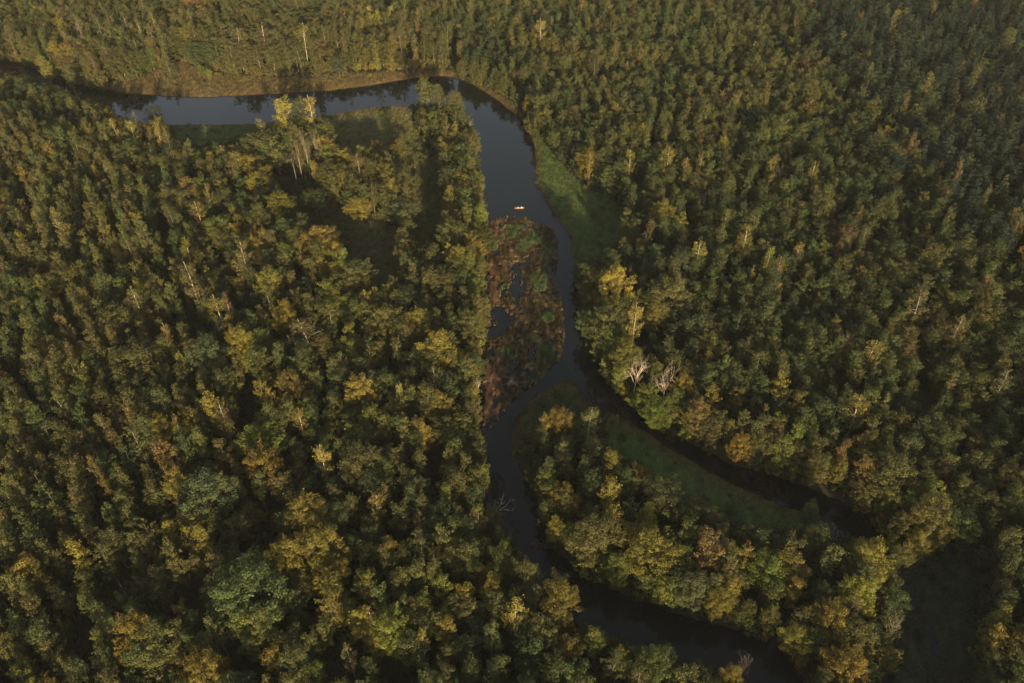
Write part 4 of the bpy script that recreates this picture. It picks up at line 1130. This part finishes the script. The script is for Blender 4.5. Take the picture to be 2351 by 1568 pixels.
def pick_tint(i):
    k = kind[i]; q = qt[i]; f = fine[i]; pz = patch[i]
    if pine[i]:
        if k == 'birch': return 'orange brown' if q < .5 else 'brownish olive'
        return 'deep green' if q < .80 else ('dark green' if q < .97 else 'olive')
    if left[i]:
        if k == 'alder': return 'olive' if q < .5 else ('green' if q < .85 else 'golden')
        if k == 'oak': return 'olive'
        return 'golden' if q < .13 else ('brownish olive' if q < .52 else ('olive' if q < .85 else ('green' if q < .985 else 'orange brown')))
    if upl[i]:
        return 'golden' if q < .05 else ('brownish olive' if q < .42 else ('olive' if q < .88 else ('green' if q < .985 else 'orange brown')))
    if isl[i]:
        return 'olive' if q < .35 else ('golden' if q < .50 else ('green' if q < .80 else ('brownish olive' if q < .92 else 'yellow green')))
    if ctr[i]:
        if k in ('birch', 'aspen'): return 'golden' if q < .22 else ('brownish olive' if q < .6 else 'olive')
        return 'golden' if q < .05 else ('yellow green' if q < .09 else ('olive' if q < .50 else ('green' if q < .86 else ('dark green' if q < .96 else 'brownish olive'))))
    if k in ('birch', 'aspen'): return 'golden' if q < .25 else ('orange brown' if q < .30 else ('brownish olive' if q < .6 else 'olive'))
    bankside = ld[i] < 16 and w1[i] > 700
    if bankside: return 'yellow green' if q < .30 else ('golden' if q < .48 else ('olive' if q < .93 else 'orange brown'))
    if w1[i] < 330: return 'brownish olive' if q < .05 else ('olive' if q < .45 else ('green' if q < .80 else ('dark green' if q < .985 else 'golden')))
    return 'brownish olive' if q < .03 else ('olive' if q < .32 else ('green' if q < .76 else ('dark green' if q < .988 else 'golden')))


for i in chosen:
    TREES.append(dict(kind=kind[i], x=float(cx[i]), y=float(cyy[i]), h=float(hgt[i]), r=float(rr[i]), tname=pick_tint(i), note=None, rot=R.random() * 6.28))
# the mantle: bushes and low trees with foliage to the ground along the shore and round the meadows
md = np.full(n, 99.0)
near = (cyy < 640) & ~in_meadow_uv(u0, w0)
for p in MEADOWS.values():
    g = np.stack(ground(p[:, 0], p[:, 1]), 1)
    sel = near & (cx > g[:, 0].min() - 8) & (cx < g[:, 0].max() + 8) & (cyy > g[:, 1].min() - 8) & (cyy < g[:, 1].max() + 8)
    md[sel] = np.minimum(md[sel], edge_dist(g, cx[sel], cyy[sel]))
edge = near & (ld > .25) & ((ld < 6.5) | (md < 6))
mcell = {}
ei = np.where(edge)[0]
eh = R.uniform(3.5, 8.5, len(ei)); el_ = R.uniform(1.6, 2.8, len(ei))


def clear_of(hh, t_):
    uu, ww, _ = project(cx[ei], cyy[ei], hh * t_)
    return ~(in_water_uv(uu, ww) | in_meadow_uv(uu, ww))


okh = clear_of(eh, .5) & clear_of(eh, .95); okl = clear_of(el_, 1.0)
eh = np.where(okh, eh, el_)
for i, hh in zip(ei[okh | okl], eh[okh | okl]):
    a, b = cx[i], cyy[i]
    ca, cb_ = int(a // 3), int(b // 3)
    if any((a - a2) ** 2 + (b - b2) ** 2 < 6.2 for ia in (-1, 0, 1) for ib in (-1, 0, 1) for a2, b2 in mcell.get((ca + ia, cb_ + ib), ())):
        continue
    if any((t['x'] - a) ** 2 + (t['y'] - b) ** 2 < 3.0 for t in TREES[:nN]):
        continue
    mcell.setdefault((ca, cb_), []).append((a, b))
    TREES.append(dict(kind='shrub', x=float(a), y=float(b), h=hh, r=float(np.clip(hh * R.uniform(.36, .5), 1.0, 3.0)), tname=pick_tint(i) if kind[i] != 'pine' else 'dark green', note=None, rot=R.random() * 6.28))
# undergrowth between the trees
ug = R.permutation(np.where(~near | ((ld > 7) & (md > 7)))[0])[:16000]
UNDER = [dict(kind='shrub', x=float(cx[i]), y=float(cyy[i]), h=R.uniform(2.5, 6.0), r=R.uniform(1.4, 2.6), tname=('dark green', 'green', 'deep green', 'olive')[R.integers(4)], note=None, rot=R.random() * 6.28, under=1)
         for i in ug if ld[i] > 7 and not in_meadow_uv(u0[i], w0[i])]
TREES += UNDER
# shrubs strewn over the rough grass of the peninsula, the banks and the dark field
for poly, cnt, tn in (('near_tip', 12, ('olive', 'golden', 'green', 'reddish brown')), ('clearing_a', 20, ('olive', 'green', 'brownish olive')), ('clearing_b', 12, ('green', 'dark green', 'olive')),
                      ('near_green', 7, ('green', 'grey green', 'olive')), ('shaded_field', 16, ('dark green', 'deep green', 'green')), ('notch', 8, ('olive', 'brownish olive')), ('right_bank', 10, ('olive', 'green', 'brownish olive')), ('island_green', 9, ('olive', 'green')), ('far_bank', 22, ('brownish olive', 'olive', 'golden')), ('island_tip', 5, ('green', 'olive')),
                      ('clearing_c', 4, ('green', 'dark green'))):
    x, y = sample_poly(MEADOWS[poly], .4, R)
    dsh = land_dist(x, y)
    for j in R.permutation(len(x)):
        if cnt <= 0:
            break
        if dsh[j] < 4 or any((t['x'] - x[j]) ** 2 + (t['y'] - y[j]) ** 2 < (t['r'] * .7 + 1.2) ** 2 for t in TREES[:nN]):
            continue
        hh = R.uniform(1.6, 5.6) if poly in ('clearing_a', 'clearing_b') else R.uniform(1.2, 3.0)
        TREES.append(dict(kind='shrub', x=float(x[j]), y=float(y[j]), h=hh, r=hh * R.uniform(.42, .62), tname=tn[R.integers(len(tn))], note=None, rot=R.random() * 6.28)); cnt -= 1
        if len(TREES) > 40000:
            break

tx = np.array([t['x'] for t in TREES]); ty = np.array([t['y'] for t in TREES])
tz = np.maximum(ground_z(land_dist(tx, ty), tx, ty) - .08, -.3)
SPECIES = {'alder': 'broadleaf_tree', 'oak': 'broadleaf_tree', 'aspen': 'birch_tree', 'white_birch': 'birch_tree', 'birch': 'birch_tree', 'pine': 'pine_tree', 'spruce': 'spruce_tree', 'bare': 'bare_tree', 'shrub': 'shrub'}
for t, z in zip(TREES, tz):
    t['z'] = float(z)
    t['tint'] = tint_of(t['tname'], R) if t['tname'] else None
    if t['kind'] != 'bare':
        t['proto'] = int(R.integers(len(PROTO[t['kind']])))
        kd = KIND[t['kind']]
        t['sx'] = t['r'] / kd['r']; t['sz'] = t['h'] / kd['h']
        cb = kd['cb']
    else:
        cb = .3
    t['zc'] = t['z'] + t['h'] * (cb + (1 - cb) * .5)
    t['hc'] = t['h'] * (1 - cb) * .5

# ------------------------------------------------------------------ which trees show largest (a depth-sorted count of picture cells)
CW, CH = 1024, 683
S = CW / PW
pu, pw, pd = project(tx, ty, [t['zc'] for t in TREES])
buf = np.full((CH, CW), -1, np.int32)
for i in np.argsort(pd):
    t = TREES[i]
    m = FV / pd[i] * S
    el = math.atan2(CAMZ - t['zc'], math.hypot(t['x'], t['y']))
    ax_ = t['r'] * .95 * m
    ay_ = math.hypot(t['hc'] * cos(el), t['r'] * .9 * sin(el)) * m
    u, w = pu[i] * S, pw[i] * S
    x0, x1 = max(0, int(u - ax_)), min(CW, int(u + ax_) + 2); y0, y1 = max(0, int(w - ay_)), min(CH, int(w + ay_) + 2)
    if x0 >= x1 or y0 >= y1:
        continue
    yy, xx = np.ogrid[y0:y1, x0:x1]
    sub = buf[y0:y1, x0:x1]
    mk = (((xx - u) / max(ax_, .5)) ** 2 + ((yy - w) / max(ay_, .5)) ** 2 < 1) & (sub < 0)
    sub[mk] = i
vis = np.bincount(buf[buf >= 0], minlength=len(TREES))
for i, t in enumerate(TREES):
    t['vis'] = int(vis[i]); t['u'] = float(pu[i]); t['w'] = float(pw[i]); t['i'] = i
LIMIT = {'broadleaf_tree': 300, 'birch_tree': 300, 'pine_tree': 300, 'spruce_tree': 60, 'bare_tree': 60, 'shrub': 150}
single = set()
for sp in LIMIT:
    lst = [t for t in TREES if SPECIES[t['kind']] == sp and (t['note'] or t['vis'] >= 12) and not t.get('under')]
    lst.sort(key=lambda t: (t['note'] is None, -t['vis']))
    single.update(t['i'] for t in lst[:LIMIT[sp]])

# ------------------------------------------------------------------ words that tell the trees apart
PLACES = [
    (60, 60, 'in the far bank forest at the upper frame corner'), (230, 110, 'behind the dark start of the upper reach'), (400, 60, 'in the far bank forest behind the olive spruce'),
    (560, 130, 'behind the middle of the far bank meadow'), (760, 60, 'deep in the forest behind the far bank'), (880, 120, 'behind the end of the far bank meadow'), (990, 60, 'beside the notch in the far forest'),
    (1130, 110, 'behind the outside of the river bend'), (1250, 180, 'on the outer bank of the river bend'), (1420, 60, 'in the forest at the upper frame edge, past the bend'), (1600, 120, 'in the upper right forest before the pines'),
    (1750, 230, 'in the upper forest close to the pine stand'), (1300, 300, 'above the right bank meadow'), (1480, 300, 'uphill of the right bank meadow'), (1640, 330, 'amid the upper right forest'),
    (1950, 60, 'at the upper corner of the pine stand'), (2150, 120, 'high in the pine stand'), (2290, 250, 'at the frame edge of the pine stand'), (2150, 350, 'in the middle of the pine stand'), (2290, 480, 'at the lower corner of the pine stand'),
    (1960, 450, 'below the dark domed trees of the pine edge'), (1850, 520, 'in the right forest above the golden and orange birch pair'), (1450, 560, 'beside the shaded end of the right bank meadow'), (1650, 640, 'right of the huge brownish tree'),
    (1850, 700, 'in the green middle of the right forest'), (2050, 620, 'in the right forest under the pine edge'), (2250, 760, 'near the right frame edge, halfway down'), (1700, 820, 'in the green forest above the side channel'),
    (1900, 900, 'in the lower right forest above the golden birch'), (2150, 900, 'in the lower right forest'), (2290, 1000, 'at the right frame edge above the dark field'), (1380, 800, 'in the golden riverside group'),
    (1650, 1000, 'on the right bank of the side channel'), (1850, 1080, 'overhanging the side channel'), (2100, 1080, 'above the mouth of the side channel'), (2290, 1180, 'at the right frame edge beside the dark field'), (2300, 1420, 'at the lower right frame corner'),
    (1270, 1050, 'on the island near its tip'), (1370, 1120, 'on the island left of its meadow'), (1480, 1200, 'on the island below its meadow'), (1650, 1260, 'in the middle of the island wood'), (1820, 1300, 'on the island toward its lower end'),
    (1900, 1370, 'at the lower end of the island'), (1780, 1400, 'on the river side of the lower island'),
    (60, 230, 'on the near bank at the left frame edge'), (200, 270, 'on the near bank of the upper reach'), (330, 370, 'below the near bank row of birches'), (480, 400, 'between the near meadow and the left forest'),
    (620, 420, 'below the near meadow'), (860, 420, 'around the peninsula clearing'), (1030, 330, 'on the peninsula side of the main channel'), (1080, 480, 'on the left bank beside the canoe'), (990, 560, 'right of the brown clearing'),
    (1070, 680, 'on the left bank beside the reed bed'), (1070, 860, 'on the left bank at the lower reed bed'), (560, 480, 'left of the brown clearing'), (640, 580, 'below the left rim of the clearing'),
    (60, 420, 'high in the left forest at the frame edge'), (200, 460, 'in the upper left forest'), (330, 560, 'in the left forest beside the dark gap'), (60, 580, 'at the left frame edge above the large olive trees'),
    (220, 620, 'in the left forest between the large olive trees'), (380, 680, 'in the left forest below the dark gap'), (60, 900, 'at the left frame edge, over halfway down'), (180, 900, 'left below the huge flat crowned tree'),
    (430, 900, 'below the large grey green tree'), (300, 970, 'in the lower left forest above the golden forked tree'), (570, 890, 'below the golden ball of a tree'), (780, 760, 'right of the wide weeping birch'),
    (880, 840, 'in the green forest left of the reed bed'), (720, 900, 'in the green forest around the orange brown tree'), (920, 1000, 'left of the open olive tree'), (1060, 1060, 'on the left bank at the river narrows'),
    (800, 1000, 'in the forest above the stout trunked tree'), (60, 1080, 'at the left frame edge, low down'), (200, 1080, 'in the lower left forest'), (300, 1180, 'left of the large grey olive tree'), (60, 1260, 'at the left frame edge near the lower corner'),
    (200, 1300, 'in the dark lower left forest'), (400, 1270, 'below the large grey olive tree'), (100, 1420, 'in the lower left frame corner'), (230, 1500, 'at the lower frame edge, left of the golden cluster'), (60, 1530, 'at the lower left corner of the frame'),
    (480, 1420, 'left of the biggest green tree'), (570, 1230, 'above the biggest green tree'), (780, 1360, 'right of the biggest green tree'), (920, 1130, 'right of the stout trunked tree'), (930, 1240, 'around the golden spruce'),
    (1130, 1200, 'on the left bank at the fallen tree'), (900, 1360, 'above the yellow green round tree'), (1130, 1370, 'left of the brightest yellow birch'), (760, 1500, 'at the lower frame edge, right of the green round tree'), (1000, 1540, 'at the lower frame edge in the middle forest'),
    (1160, 1520, 'below the brightest yellow birch'), (1320, 1520, 'at the lower frame edge beside the river'), (1480, 1500, 'on the near bank of the lower river'), (1620, 1540, 'at the lower frame edge near the grey bare bush'), (860, 1540, 'at the lower frame edge under the yellow green round tree'),
]
PL = np.array([(a, b) for a, b, _ in PLACES], float)
WORD = {'broadleaf_tree': 'broadleaf', 'birch_tree': 'slim birch', 'pine_tree': 'pine', 'spruce_tree': 'spruce', 'bare_tree': 'bare tree', 'shrub': 'shrub'}
bunch = {}
for i in sorted(single):
    t = TREES[i]
    if t['note']:
        continue
    p = int(np.argmin((PL[:, 0] - t['u']) ** 2 + (PL[:, 1] - t['w']) ** 2))
    bunch.setdefault((p, SPECIES[t['kind']], t['tname']), []).append(t)
for (p, sp, tn), lst in bunch.items():
    place = PLACES[p][2]; wd = WORD[sp]
    if len(place.split()) > 9 and len((tn + ' ' + wd).split()) > 3:
        wd = wd.replace('slim ', '')
    n = len(lst)
    if n == 1:
        lst[0]['label'] = f"{tn} {wd} {place}"
        continue
    for t in lst:
        t['group'] = f"{tn} {wd} trees {place}".replace('shrub trees', 'shrubs')
    if n == 2:
        lst.sort(key=lambda t: t['w'])
        lst[0]['label'] = f"upper of two {tn} {wd}s {place}"; lst[1]['label'] = f"lower of two {tn} {wd}s {place}"
        continue
    byw = sorted(lst, key=lambda t: t['w']); byu = sorted(lst, key=lambda t: t['u'])
    for t, wordy in ((byw[0], 'uppermost'), (byw[-1], 'lowest'), (byu[0], 'leftmost'), (byu[-1], 'rightmost')):
        t.setdefault('label', f"{wordy} {tn} {wd} {place}")
    for t in lst:
        t.setdefault('label', f"{tn} {wd} in the cluster {place}")

# ------------------------------------------------------------------ build the single trees
for i in sorted(single):
    t = TREES[i]
    sp = SPECIES[t['kind']]
    root = bpy.data.objects.new(sp, None)
    COL.objects.link(root)
    root.empty_display_size = .5
    root.location = (t['x'], t['y'], t['z'])
    root.rotation_euler = (0, 0, t['rot'])
    root['label'] = t['note'] or t['label']
    root['category'] = 'shrub' if sp == 'shrub' else 'tree'
    g = t.get('group') or {'bare_tree': 'leafless trees', 'spruce_tree': 'spruces in the forest'}.get(sp, 'single trees that stand out of the forest')
    root['group'] = g
    if t['kind'] == 'bare':
        (sv, sf), (bv, bf) = grow_bare(900 + i, t['h'], .75, 3, *((.8, .42, 7) if 'dead' in t['note'] else (.62,)))
        k = t['r'] / max(.5, np.percentile(np.hypot(bv[:, 0], bv[:, 1]), 93))
        sv = sv * (min(1.0, k + .3), min(1.0, k + .3), 1); zt = np.percentile(bv[:, 2], 99)
        bv = bv * (k, k, t['h'] / max(zt, t['h'] * .6))
        bm_ = M_DEAD if 'dead' in t['note'] or 'pale' in t['note'] else M_SNAG
        obj('trunk', mesh_from('bare_trunk', sv, sf, [bm_], smooth=True), root)
        obj('crown', mesh_from('bare_boughs', bv, bf, [bm_]), root)
        continue
    cm, tm, _j = PROTO[t['kind']][t['proto']]
    root.scale = (t['sx'], t['sx'], t['sz'])
    c = obj('crown', cm, root); c['tint'] = [float(v) for v in t['tint']]
    obj('trunk', tm, root)

# ------------------------------------------------------------------ the rest of the forest: one woodland object per kind
def woodland(name, label, kinds, lst):
    protos = []
    col = bpy.data.collections.new(name + "_kinds")          # never linked to the scene: only a pattern book
    for k in kinds:
        for j, (_c, _t, jm) in enumerate(PROTO[k]):
            o = bpy.data.objects.new(f"{name}_{len(protos):03d}", jm)
            col.objects.link(o)
            protos.append((k, j))
    pid = {kj: a for a, kj in enumerate(protos)}
    me = bpy.data.meshes.new(name)
    k = len(lst)
    me.vertices.add(k)
    me.vertices.foreach_set('co', np.array([(t['x'], t['y'], t['z']) for t in lst], np.float32).ravel())
    def attr(nm, typ, key, data):
        a = me.attributes.new(nm, typ, 'POINT'); a.data.foreach_set(key, np.asarray(data).ravel())
    attr('which', 'INT', 'value', np.array([pid[(t['kind'], t['proto'])] for t in lst], np.int32))
    attr('turn', 'FLOAT_VECTOR', 'vector', np.array([(R.normal() * .035, R.normal() * .035, t['rot']) for t in lst], np.float32))
    attr('size', 'FLOAT_VECTOR', 'vector', np.array([(t['sx'], t['sx'], t['sz']) for t in lst], np.float32))
    attr('tint', 'FLOAT_VECTOR', 'vector', np.array([t['tint'] for t in lst], np.float32))
    o = obj(name, me, kind='stuff', label=label)
    ng = bpy.data.node_groups.new(name, 'GeometryNodeTree')
    ng.interface.new_socket('Geometry', in_out='INPUT', socket_type='NodeSocketGeometry')
    ng.interface.new_socket('Geometry', in_out='OUTPUT', socket_type='NodeSocketGeometry')
    gi = ng.nodes.new('NodeGroupInput'); go = ng.nodes.new('NodeGroupOutput')
    ci = ng.nodes.new('GeometryNodeCollectionInfo')
    ci.inputs['Collection'].default_value = col
    ci.inputs['Separate Children'].default_value = True
    ci.inputs['Reset Children'].default_value = True
    ip = ng.nodes.new('GeometryNodeInstanceOnPoints')
    ip.inputs['Pick Instance'].default_value = True
    def named(nm, typ):
        a = ng.nodes.new('GeometryNodeInputNamedAttribute'); a.data_type = typ; a.inputs['Name'].default_value = nm
        return a.outputs['Attribute']
    L = ng.links.new
    L(gi.outputs[0], ip.inputs['Points']); L(ci.outputs[0], ip.inputs['Instance'])
    L(named('which', 'INT'), ip.inputs['Instance Index'])
    e2r = ng.nodes.new('FunctionNodeEulerToRotation')
    L(named('turn', 'FLOAT_VECTOR'), e2r.inputs[0]); L(e2r.outputs[0], ip.inputs['Rotation'])
    L(named('size', 'FLOAT_VECTOR'), ip.inputs['Scale'])
    L(ip.outputs[0], go.inputs[0])
    md = o.modifiers.new('woodland', 'NODES'); md.node_group = ng
    return o


rest = [t for t in TREES if t['i'] not in single and t['kind'] != 'bare']
woodland("broadleaf_woodland", "dense olive and green broadleaf forest covering both sides of the river", ('alder', 'oak', 'spruce', 'shrub'), [t for t in rest if t['kind'] in ('alder', 'oak', 'spruce', 'shrub')])
woodland("birch_woodland", "slim birches massed through the forest left of the river", ('aspen', 'birch'), [t for t in rest if t['kind'] in ('aspen', 'birch')])
woodland("pine_woodland", "dark pine forest beyond the right hand broadleaf wood", ('pine',), [t for t in rest if t['kind'] == 'pine'])
print('TREES', len(TREES), 'single', len(single), {sp: sum(1 for i in single if SPECIES[TREES[i]['kind']] == sp) for sp in LIMIT})

# ------------------------------------------------------------------ evening haze over the valley
HAZE = 0.000032
m_haze, nt, out = new_mat("haze")
pv = N(nt, 'ShaderNodeVolumePrincipled')
pv.inputs['Color'].default_value = (.88, .90, .92, 1)
pv.inputs['Density'].default_value = HAZE
nt.links.new(pv.outputs[0], out.inputs['Volume'])
hv = [(x, y, z) for z in (-3, 204) for y in (-9000, 9000) for x in (-9000, 9000)]
obj("haze", mesh_from("haze", hv, np.array([[0, 2, 3, 1], [4, 5, 7, 6], [0, 1, 5, 4], [1, 3, 7, 5], [3, 2, 6, 7], [2, 0, 4, 6]]), [m_haze]), kind='stuff', label="thin evening haze over the forest valley")

# ------------------------------------------------------------------ the canoe and the two people in it
M_HULL = plain("faded_red_hull", (.33, .17, .13), .5)
M_RIM = plain("pale_wood_rim", (.42, .31, .23), .55)
M_SEAT = plain("seat_wood", (.42, .26, .13), .6)
M_SKIN = plain("skin", (.55, .33, .23), .55, .08)
M_WHITE = plain("white_cotton", (.82, .80, .76), .8, .06)
M_OCHRE = plain("ochre_cotton", (.48, .28, .09), .8, .1)
M_DENIM = plain("dark_trousers", (.10, .09, .09), .8, .1)
M_HAIR = plain("brown_hair", (.10, .06, .035), .7, .2)
M_HAIR2 = plain("fair_hair", (.55, .42, .24), .7, .2)

cxp, cyp = ground(1192.5, 477.8, .15)
CANOE = Vector((float(cxp), float(cyp), -.06))
CROT = radians(4)
LEN, BEAM = 4.5, .84
canoe = bpy.data.objects.new("canoe", None); COL.objects.link(canoe)
canoe.location = CANOE; canoe.rotation_euler = (0, 0, CROT)
canoe['label'] = "small faded red canoe with two people, alone on the open river"; canoe['category'] = "canoe"
ns, nr = 25, 13


def hull_pt(s, a, inner=0.0):
    """s -1..1 along, a -1..1 across the section"""
    wdt = BEAM * .5 * max(0.012, (1 - abs(s) ** 2.3)) - inner
    sheer = .36 + .17 * abs(s) ** 3
    keel = .02 + .10 * abs(s) ** 5
    th = a * pi / 2
    return (s * LEN * .5 * (1 - .02 * abs(sin(th))), max(wdt, .004) * sin(th), sheer - (sheer - keel - inner) * max(0, cos(th)) ** .6)


vs, fs = [], []
for layer, inner in ((0, 0.0), (1, .022)):
    for i in range(ns):
        for j in range(nr):
            vs.append(hull_pt((-1 + 2 * i / (ns - 1)) * (1 - .006 * layer), -1 + 2 * j / (nr - 1), inner))
o1 = ns * nr
for i in range(ns - 1):
    for j in range(nr - 1):
        a = i * nr + j
        fs.append((a, a + 1, a + nr + 1, a + nr)); fs.append((o1 + a, o1 + a + nr, o1 + a + nr + 1, o1 + a + 1))
obj('hull', mesh_from('canoe_hull', vs, np.array(fs), [M_HULL], smooth=True), canoe)
T = Tubes()
for sgn in (-1, 1):
    T.add([np.array(hull_pt(s, sgn)) + (0, 0, .012) for s in np.linspace(-.99, .99, 25)], [.026] * 25, 6)
v, f = T.arrays(); obj('rim', mesh_from('canoe_rim', v, f, [M_RIM], smooth=True), canoe)


def slab(name, c, s, mat, parent):
    bm = bmesh.new(); bmesh.ops.create_cube(bm, size=1)
    for q in bm.verts: q.co = Vector((q.co.x * s[0] + c[0], q.co.y * s[1] + c[1], q.co.z * s[2] + c[2]))
    bmesh.ops.bevel(bm, geom=bm.edges[:], offset=min(s) * .25, segments=2, affect='EDGES')
    me = bpy.data.meshes.new(name); bm.to_mesh(me); bm.free(); me.materials.append(mat)
    return obj(name, me, parent)


slab('seat', (-.72, 0, .27), (.24, .70, .03), M_SEAT, canoe)
slab('seat', (1.30, 0, .29), (.24, .58, .03), M_SEAT, canoe)
slab('thwart', (.25, 0, .34), (.06, .84, .03), M_SEAT, canoe)


def skin_body(name, joints, edges, mat, parent, root=0, lv=2):
    me = bpy.data.meshes.new(name)
    me.from_pydata([j[:3] for j in joints], edges, [])
    o = obj(name, me, parent)
    sk = o.modifiers.new('skin', 'SKIN')
    for i, j in enumerate(joints):
        me.skin_vertices[0].data[i].radius = (j[3], j[4] if len(j) > 4 else j[3])
        me.skin_vertices[0].data[i].use_root = (i == root)
    ss = o.modifiers.new('smooth', 'SUBSURF'); ss.levels = lv; ss.render_levels = lv
    me.materials.append(mat)
    return o


def seated(name, label, x, face, lean, top_mat, leg_mat, hair_mat, leg_reach, seat_z):
    """a person on a canoe seat facing +x (face = 1) or -x, hands resting on the knees"""
    r = bpy.data.objects.new(name, None); COL.objects.link(r)
    r.location = CANOE + Matrix.Rotation(CROT, 3, 'Z') @ Vector((x, 0, seat_z)); r.rotation_euler = (0, 0, CROT + (0 if face > 0 else pi))
    r['label'] = label; r['category'] = 'person'; r['group'] = 'people in the canoe'
    hx = lean
    J = [(0, 0, .12, .13, .15), (.3 * hx, 0, .30, .12, .15), (.75 * hx, 0, .50, .12, .17), (.95 * hx, 0, .60, .055), (1.05 * hx, 0, .67, .075), (1.1 * hx + .01, 0, .77, .10), (1.12 * hx, 0, .86, .06)]
    E = [(0, 1), (1, 2), (2, 3), (3, 4), (4, 5), (5, 6)]
    K = {}
    for s in (-1, 1):
        b = len(J)
        J += [(.78 * hx, .19 * s, .53, .06), (.70 * hx + .08, .27 * s, .33, .05), (.40, .16 * s, .24, .038), (.48, .13 * s, .21, .034)]
        E += [(2, b), (b, b + 1), (b + 1, b + 2), (b + 2, b + 3)]
        for q in range(5):      # thumb and four fingers closed over the knee
            a = len(J)
            dy = (-.035 + .0175 * q) if q else .045 * s
            J += [(.52 if q else .47, .13 * s + dy, .205, .010), (.56 if q else .49, .13 * s + dy * 1.25, .175 if q else .18, .008)]
            E += [(b + 3, a), (a, a + 1)]
        a = len(J); K[s] = a
        J += [(.10, .11 * s, .09, .085), (.10 + .40 * leg_reach, .12 * s, .16, .065), (.16 + .74 * leg_reach, .11 * s, -.08 + .02, .045), (.30 + .80 * leg_reach, .11 * s, -.10, .035)]
        E += [(0, a), (a, a + 1), (a + 1, a + 2), (a + 2, a + 3)]
    # nose and ears on the head
    a = len(J); J += [(1.1 * hx + .125, 0, .755, .016)]; E += [(5, a)]
    for s in (-1, 1):
        a = len(J); J += [(1.1 * hx, .105 * s, .765, .018)]; E += [(5, a)]
    skin_body('body', J, E, M_SKIN, r)
    Js = [(0, 0, .10, .15, .17), (.3 * hx, 0, .30, .14, .17), (.75 * hx, 0, .50, .135, .185), (.92 * hx, 0, .57, .075)]
    Es = [(0, 1), (1, 2), (2, 3)]
    for s in (-1, 1):
        b = len(Js); Js += [(.78 * hx, .195 * s, .53, .075), (.70 * hx + .08, .27 * s, .33, .062), (.34, .18 * s, .25, .05)]; Es += [(2, b), (b, b + 1), (b + 1, b + 2)]
    skin_body('shirt', Js, Es, top_mat, r)
    Jt = [(0, 0, .09, .15, .17)]; Et = []
    for s in (-1, 1):
        b = len(Jt); Jt += [(.10, .11 * s, .09, .105), (.10 + .40 * leg_reach, .12 * s, .16, .085), (.15 + .70 * leg_reach, .11 * s, -.03, .06)]; Et += [(0, b), (b, b + 1), (b + 1, b + 2)]
    skin_body('trousers', Jt, Et, leg_mat, r)
    skin_body('hair', [(1.1 * hx - .03, 0, .80, .112), (1.1 * hx - .02, 0, .88, .075), (1.1 * hx - .10, 0, .70, .06)], [(0, 1), (0, 2)], hair_mat, r, lv=2)
    return r


seated('person', "person in white shirt with outstretched ochre trousers, facing along the canoe", -.72, 1, .06, M_WHITE, M_OCHRE, M_HAIR, 1.35, .25)
seated('person', "person in white leaning forward at the raised end of the canoe", 1.30, -1, .30, M_WHITE, M_WHITE, M_HAIR2, .75, .27)

# ------------------------------------------------------------------ fallen trees
def fallen(label, pts_uv, rad0, boughs, mat, zz=.25, group='fallen trees'):
    g = [np.array([*map(float, ground(u, w, z)), z]) for u, w, z in pts_uv]
    r = bpy.data.objects.new('fallen_tree', None); COL.objects.link(r)
    base = g[0].copy(); r.location = base
    r['label'] = label; r['category'] = 'fallen tree'; r['group'] = group
    T = Tubes(); T.add([p - base for p in g], np.linspace(rad0, rad0 * .35, len(g)), 7)
    v, f = T.arrays(); obj('trunk', mesh_from('log', v, f, [mat], smooth=True), r)
    for bl in boughs:
        T = Tubes(); q = [np.array([*map(float, ground(u, w, z)), z]) - base for u, w, z in bl]
        T.add(q, np.linspace(rad0 * .6, .03, len(q)), 5)
        rng = np.random.default_rng(int(bl[0][0]))
        for _ in range(7):
            i = rng.integers(1, len(q)); d = rng.normal(size=3) * .7 + (0, 0, .5)
            T.add([q[i], q[i] + d * .6, q[i] + d * 1.2 + rng.normal(size=3) * .2], [.035, .025, .012], 4)
        v, f = T.arrays(); obj('bough', mesh_from('bough', v, f, [mat], smooth=True), r)
    return r


fallen("grey dead tree fallen from the left bank into the dark narrow river", [(1127, 1181, .4), (1133, 1178, .5), (1144, 1176, .5), (1152, 1170, .6)], .20,
       [[(1137, 1177, .5), (1143, 1166, 1.2), (1151, 1158, 1.6), (1160, 1151, 1.4)], [(1142, 1176, .5), (1153, 1166, .8), (1161, 1162, .9), (1169, 1152, .6), (1177, 1147, .4)],
        [(1134, 1178, .5), (1136, 1165, 2.0), (1136, 1154, 3.0)], [(1151, 1158, 1.5), (1152, 1147, 2.2), (1155, 1140, 2.6)], [(1154, 1170, .5), (1166, 1171, .4), (1178, 1172, .3)]], M_DEAD)
fallen("pale fallen trunk in the undergrowth behind the far bank", [(896, 140, 3), (904, 146, 2), (916, 151, .8), (922, 153, .5)], .16, [], M_DEAD)
fallen("broken pale log among golden trees at the lower end of the island", [(1914, 1522, 3.5), (1930, 1515, 4.0), (1948, 1508, 4.2)], .20, [], M_DEAD)
fallen("short leaning pale log on the lower end of the island, right of the broken one", [(1962, 1480, 4), (1966, 1472, 5), (1970, 1464, 6)], .14, [], M_DEAD)
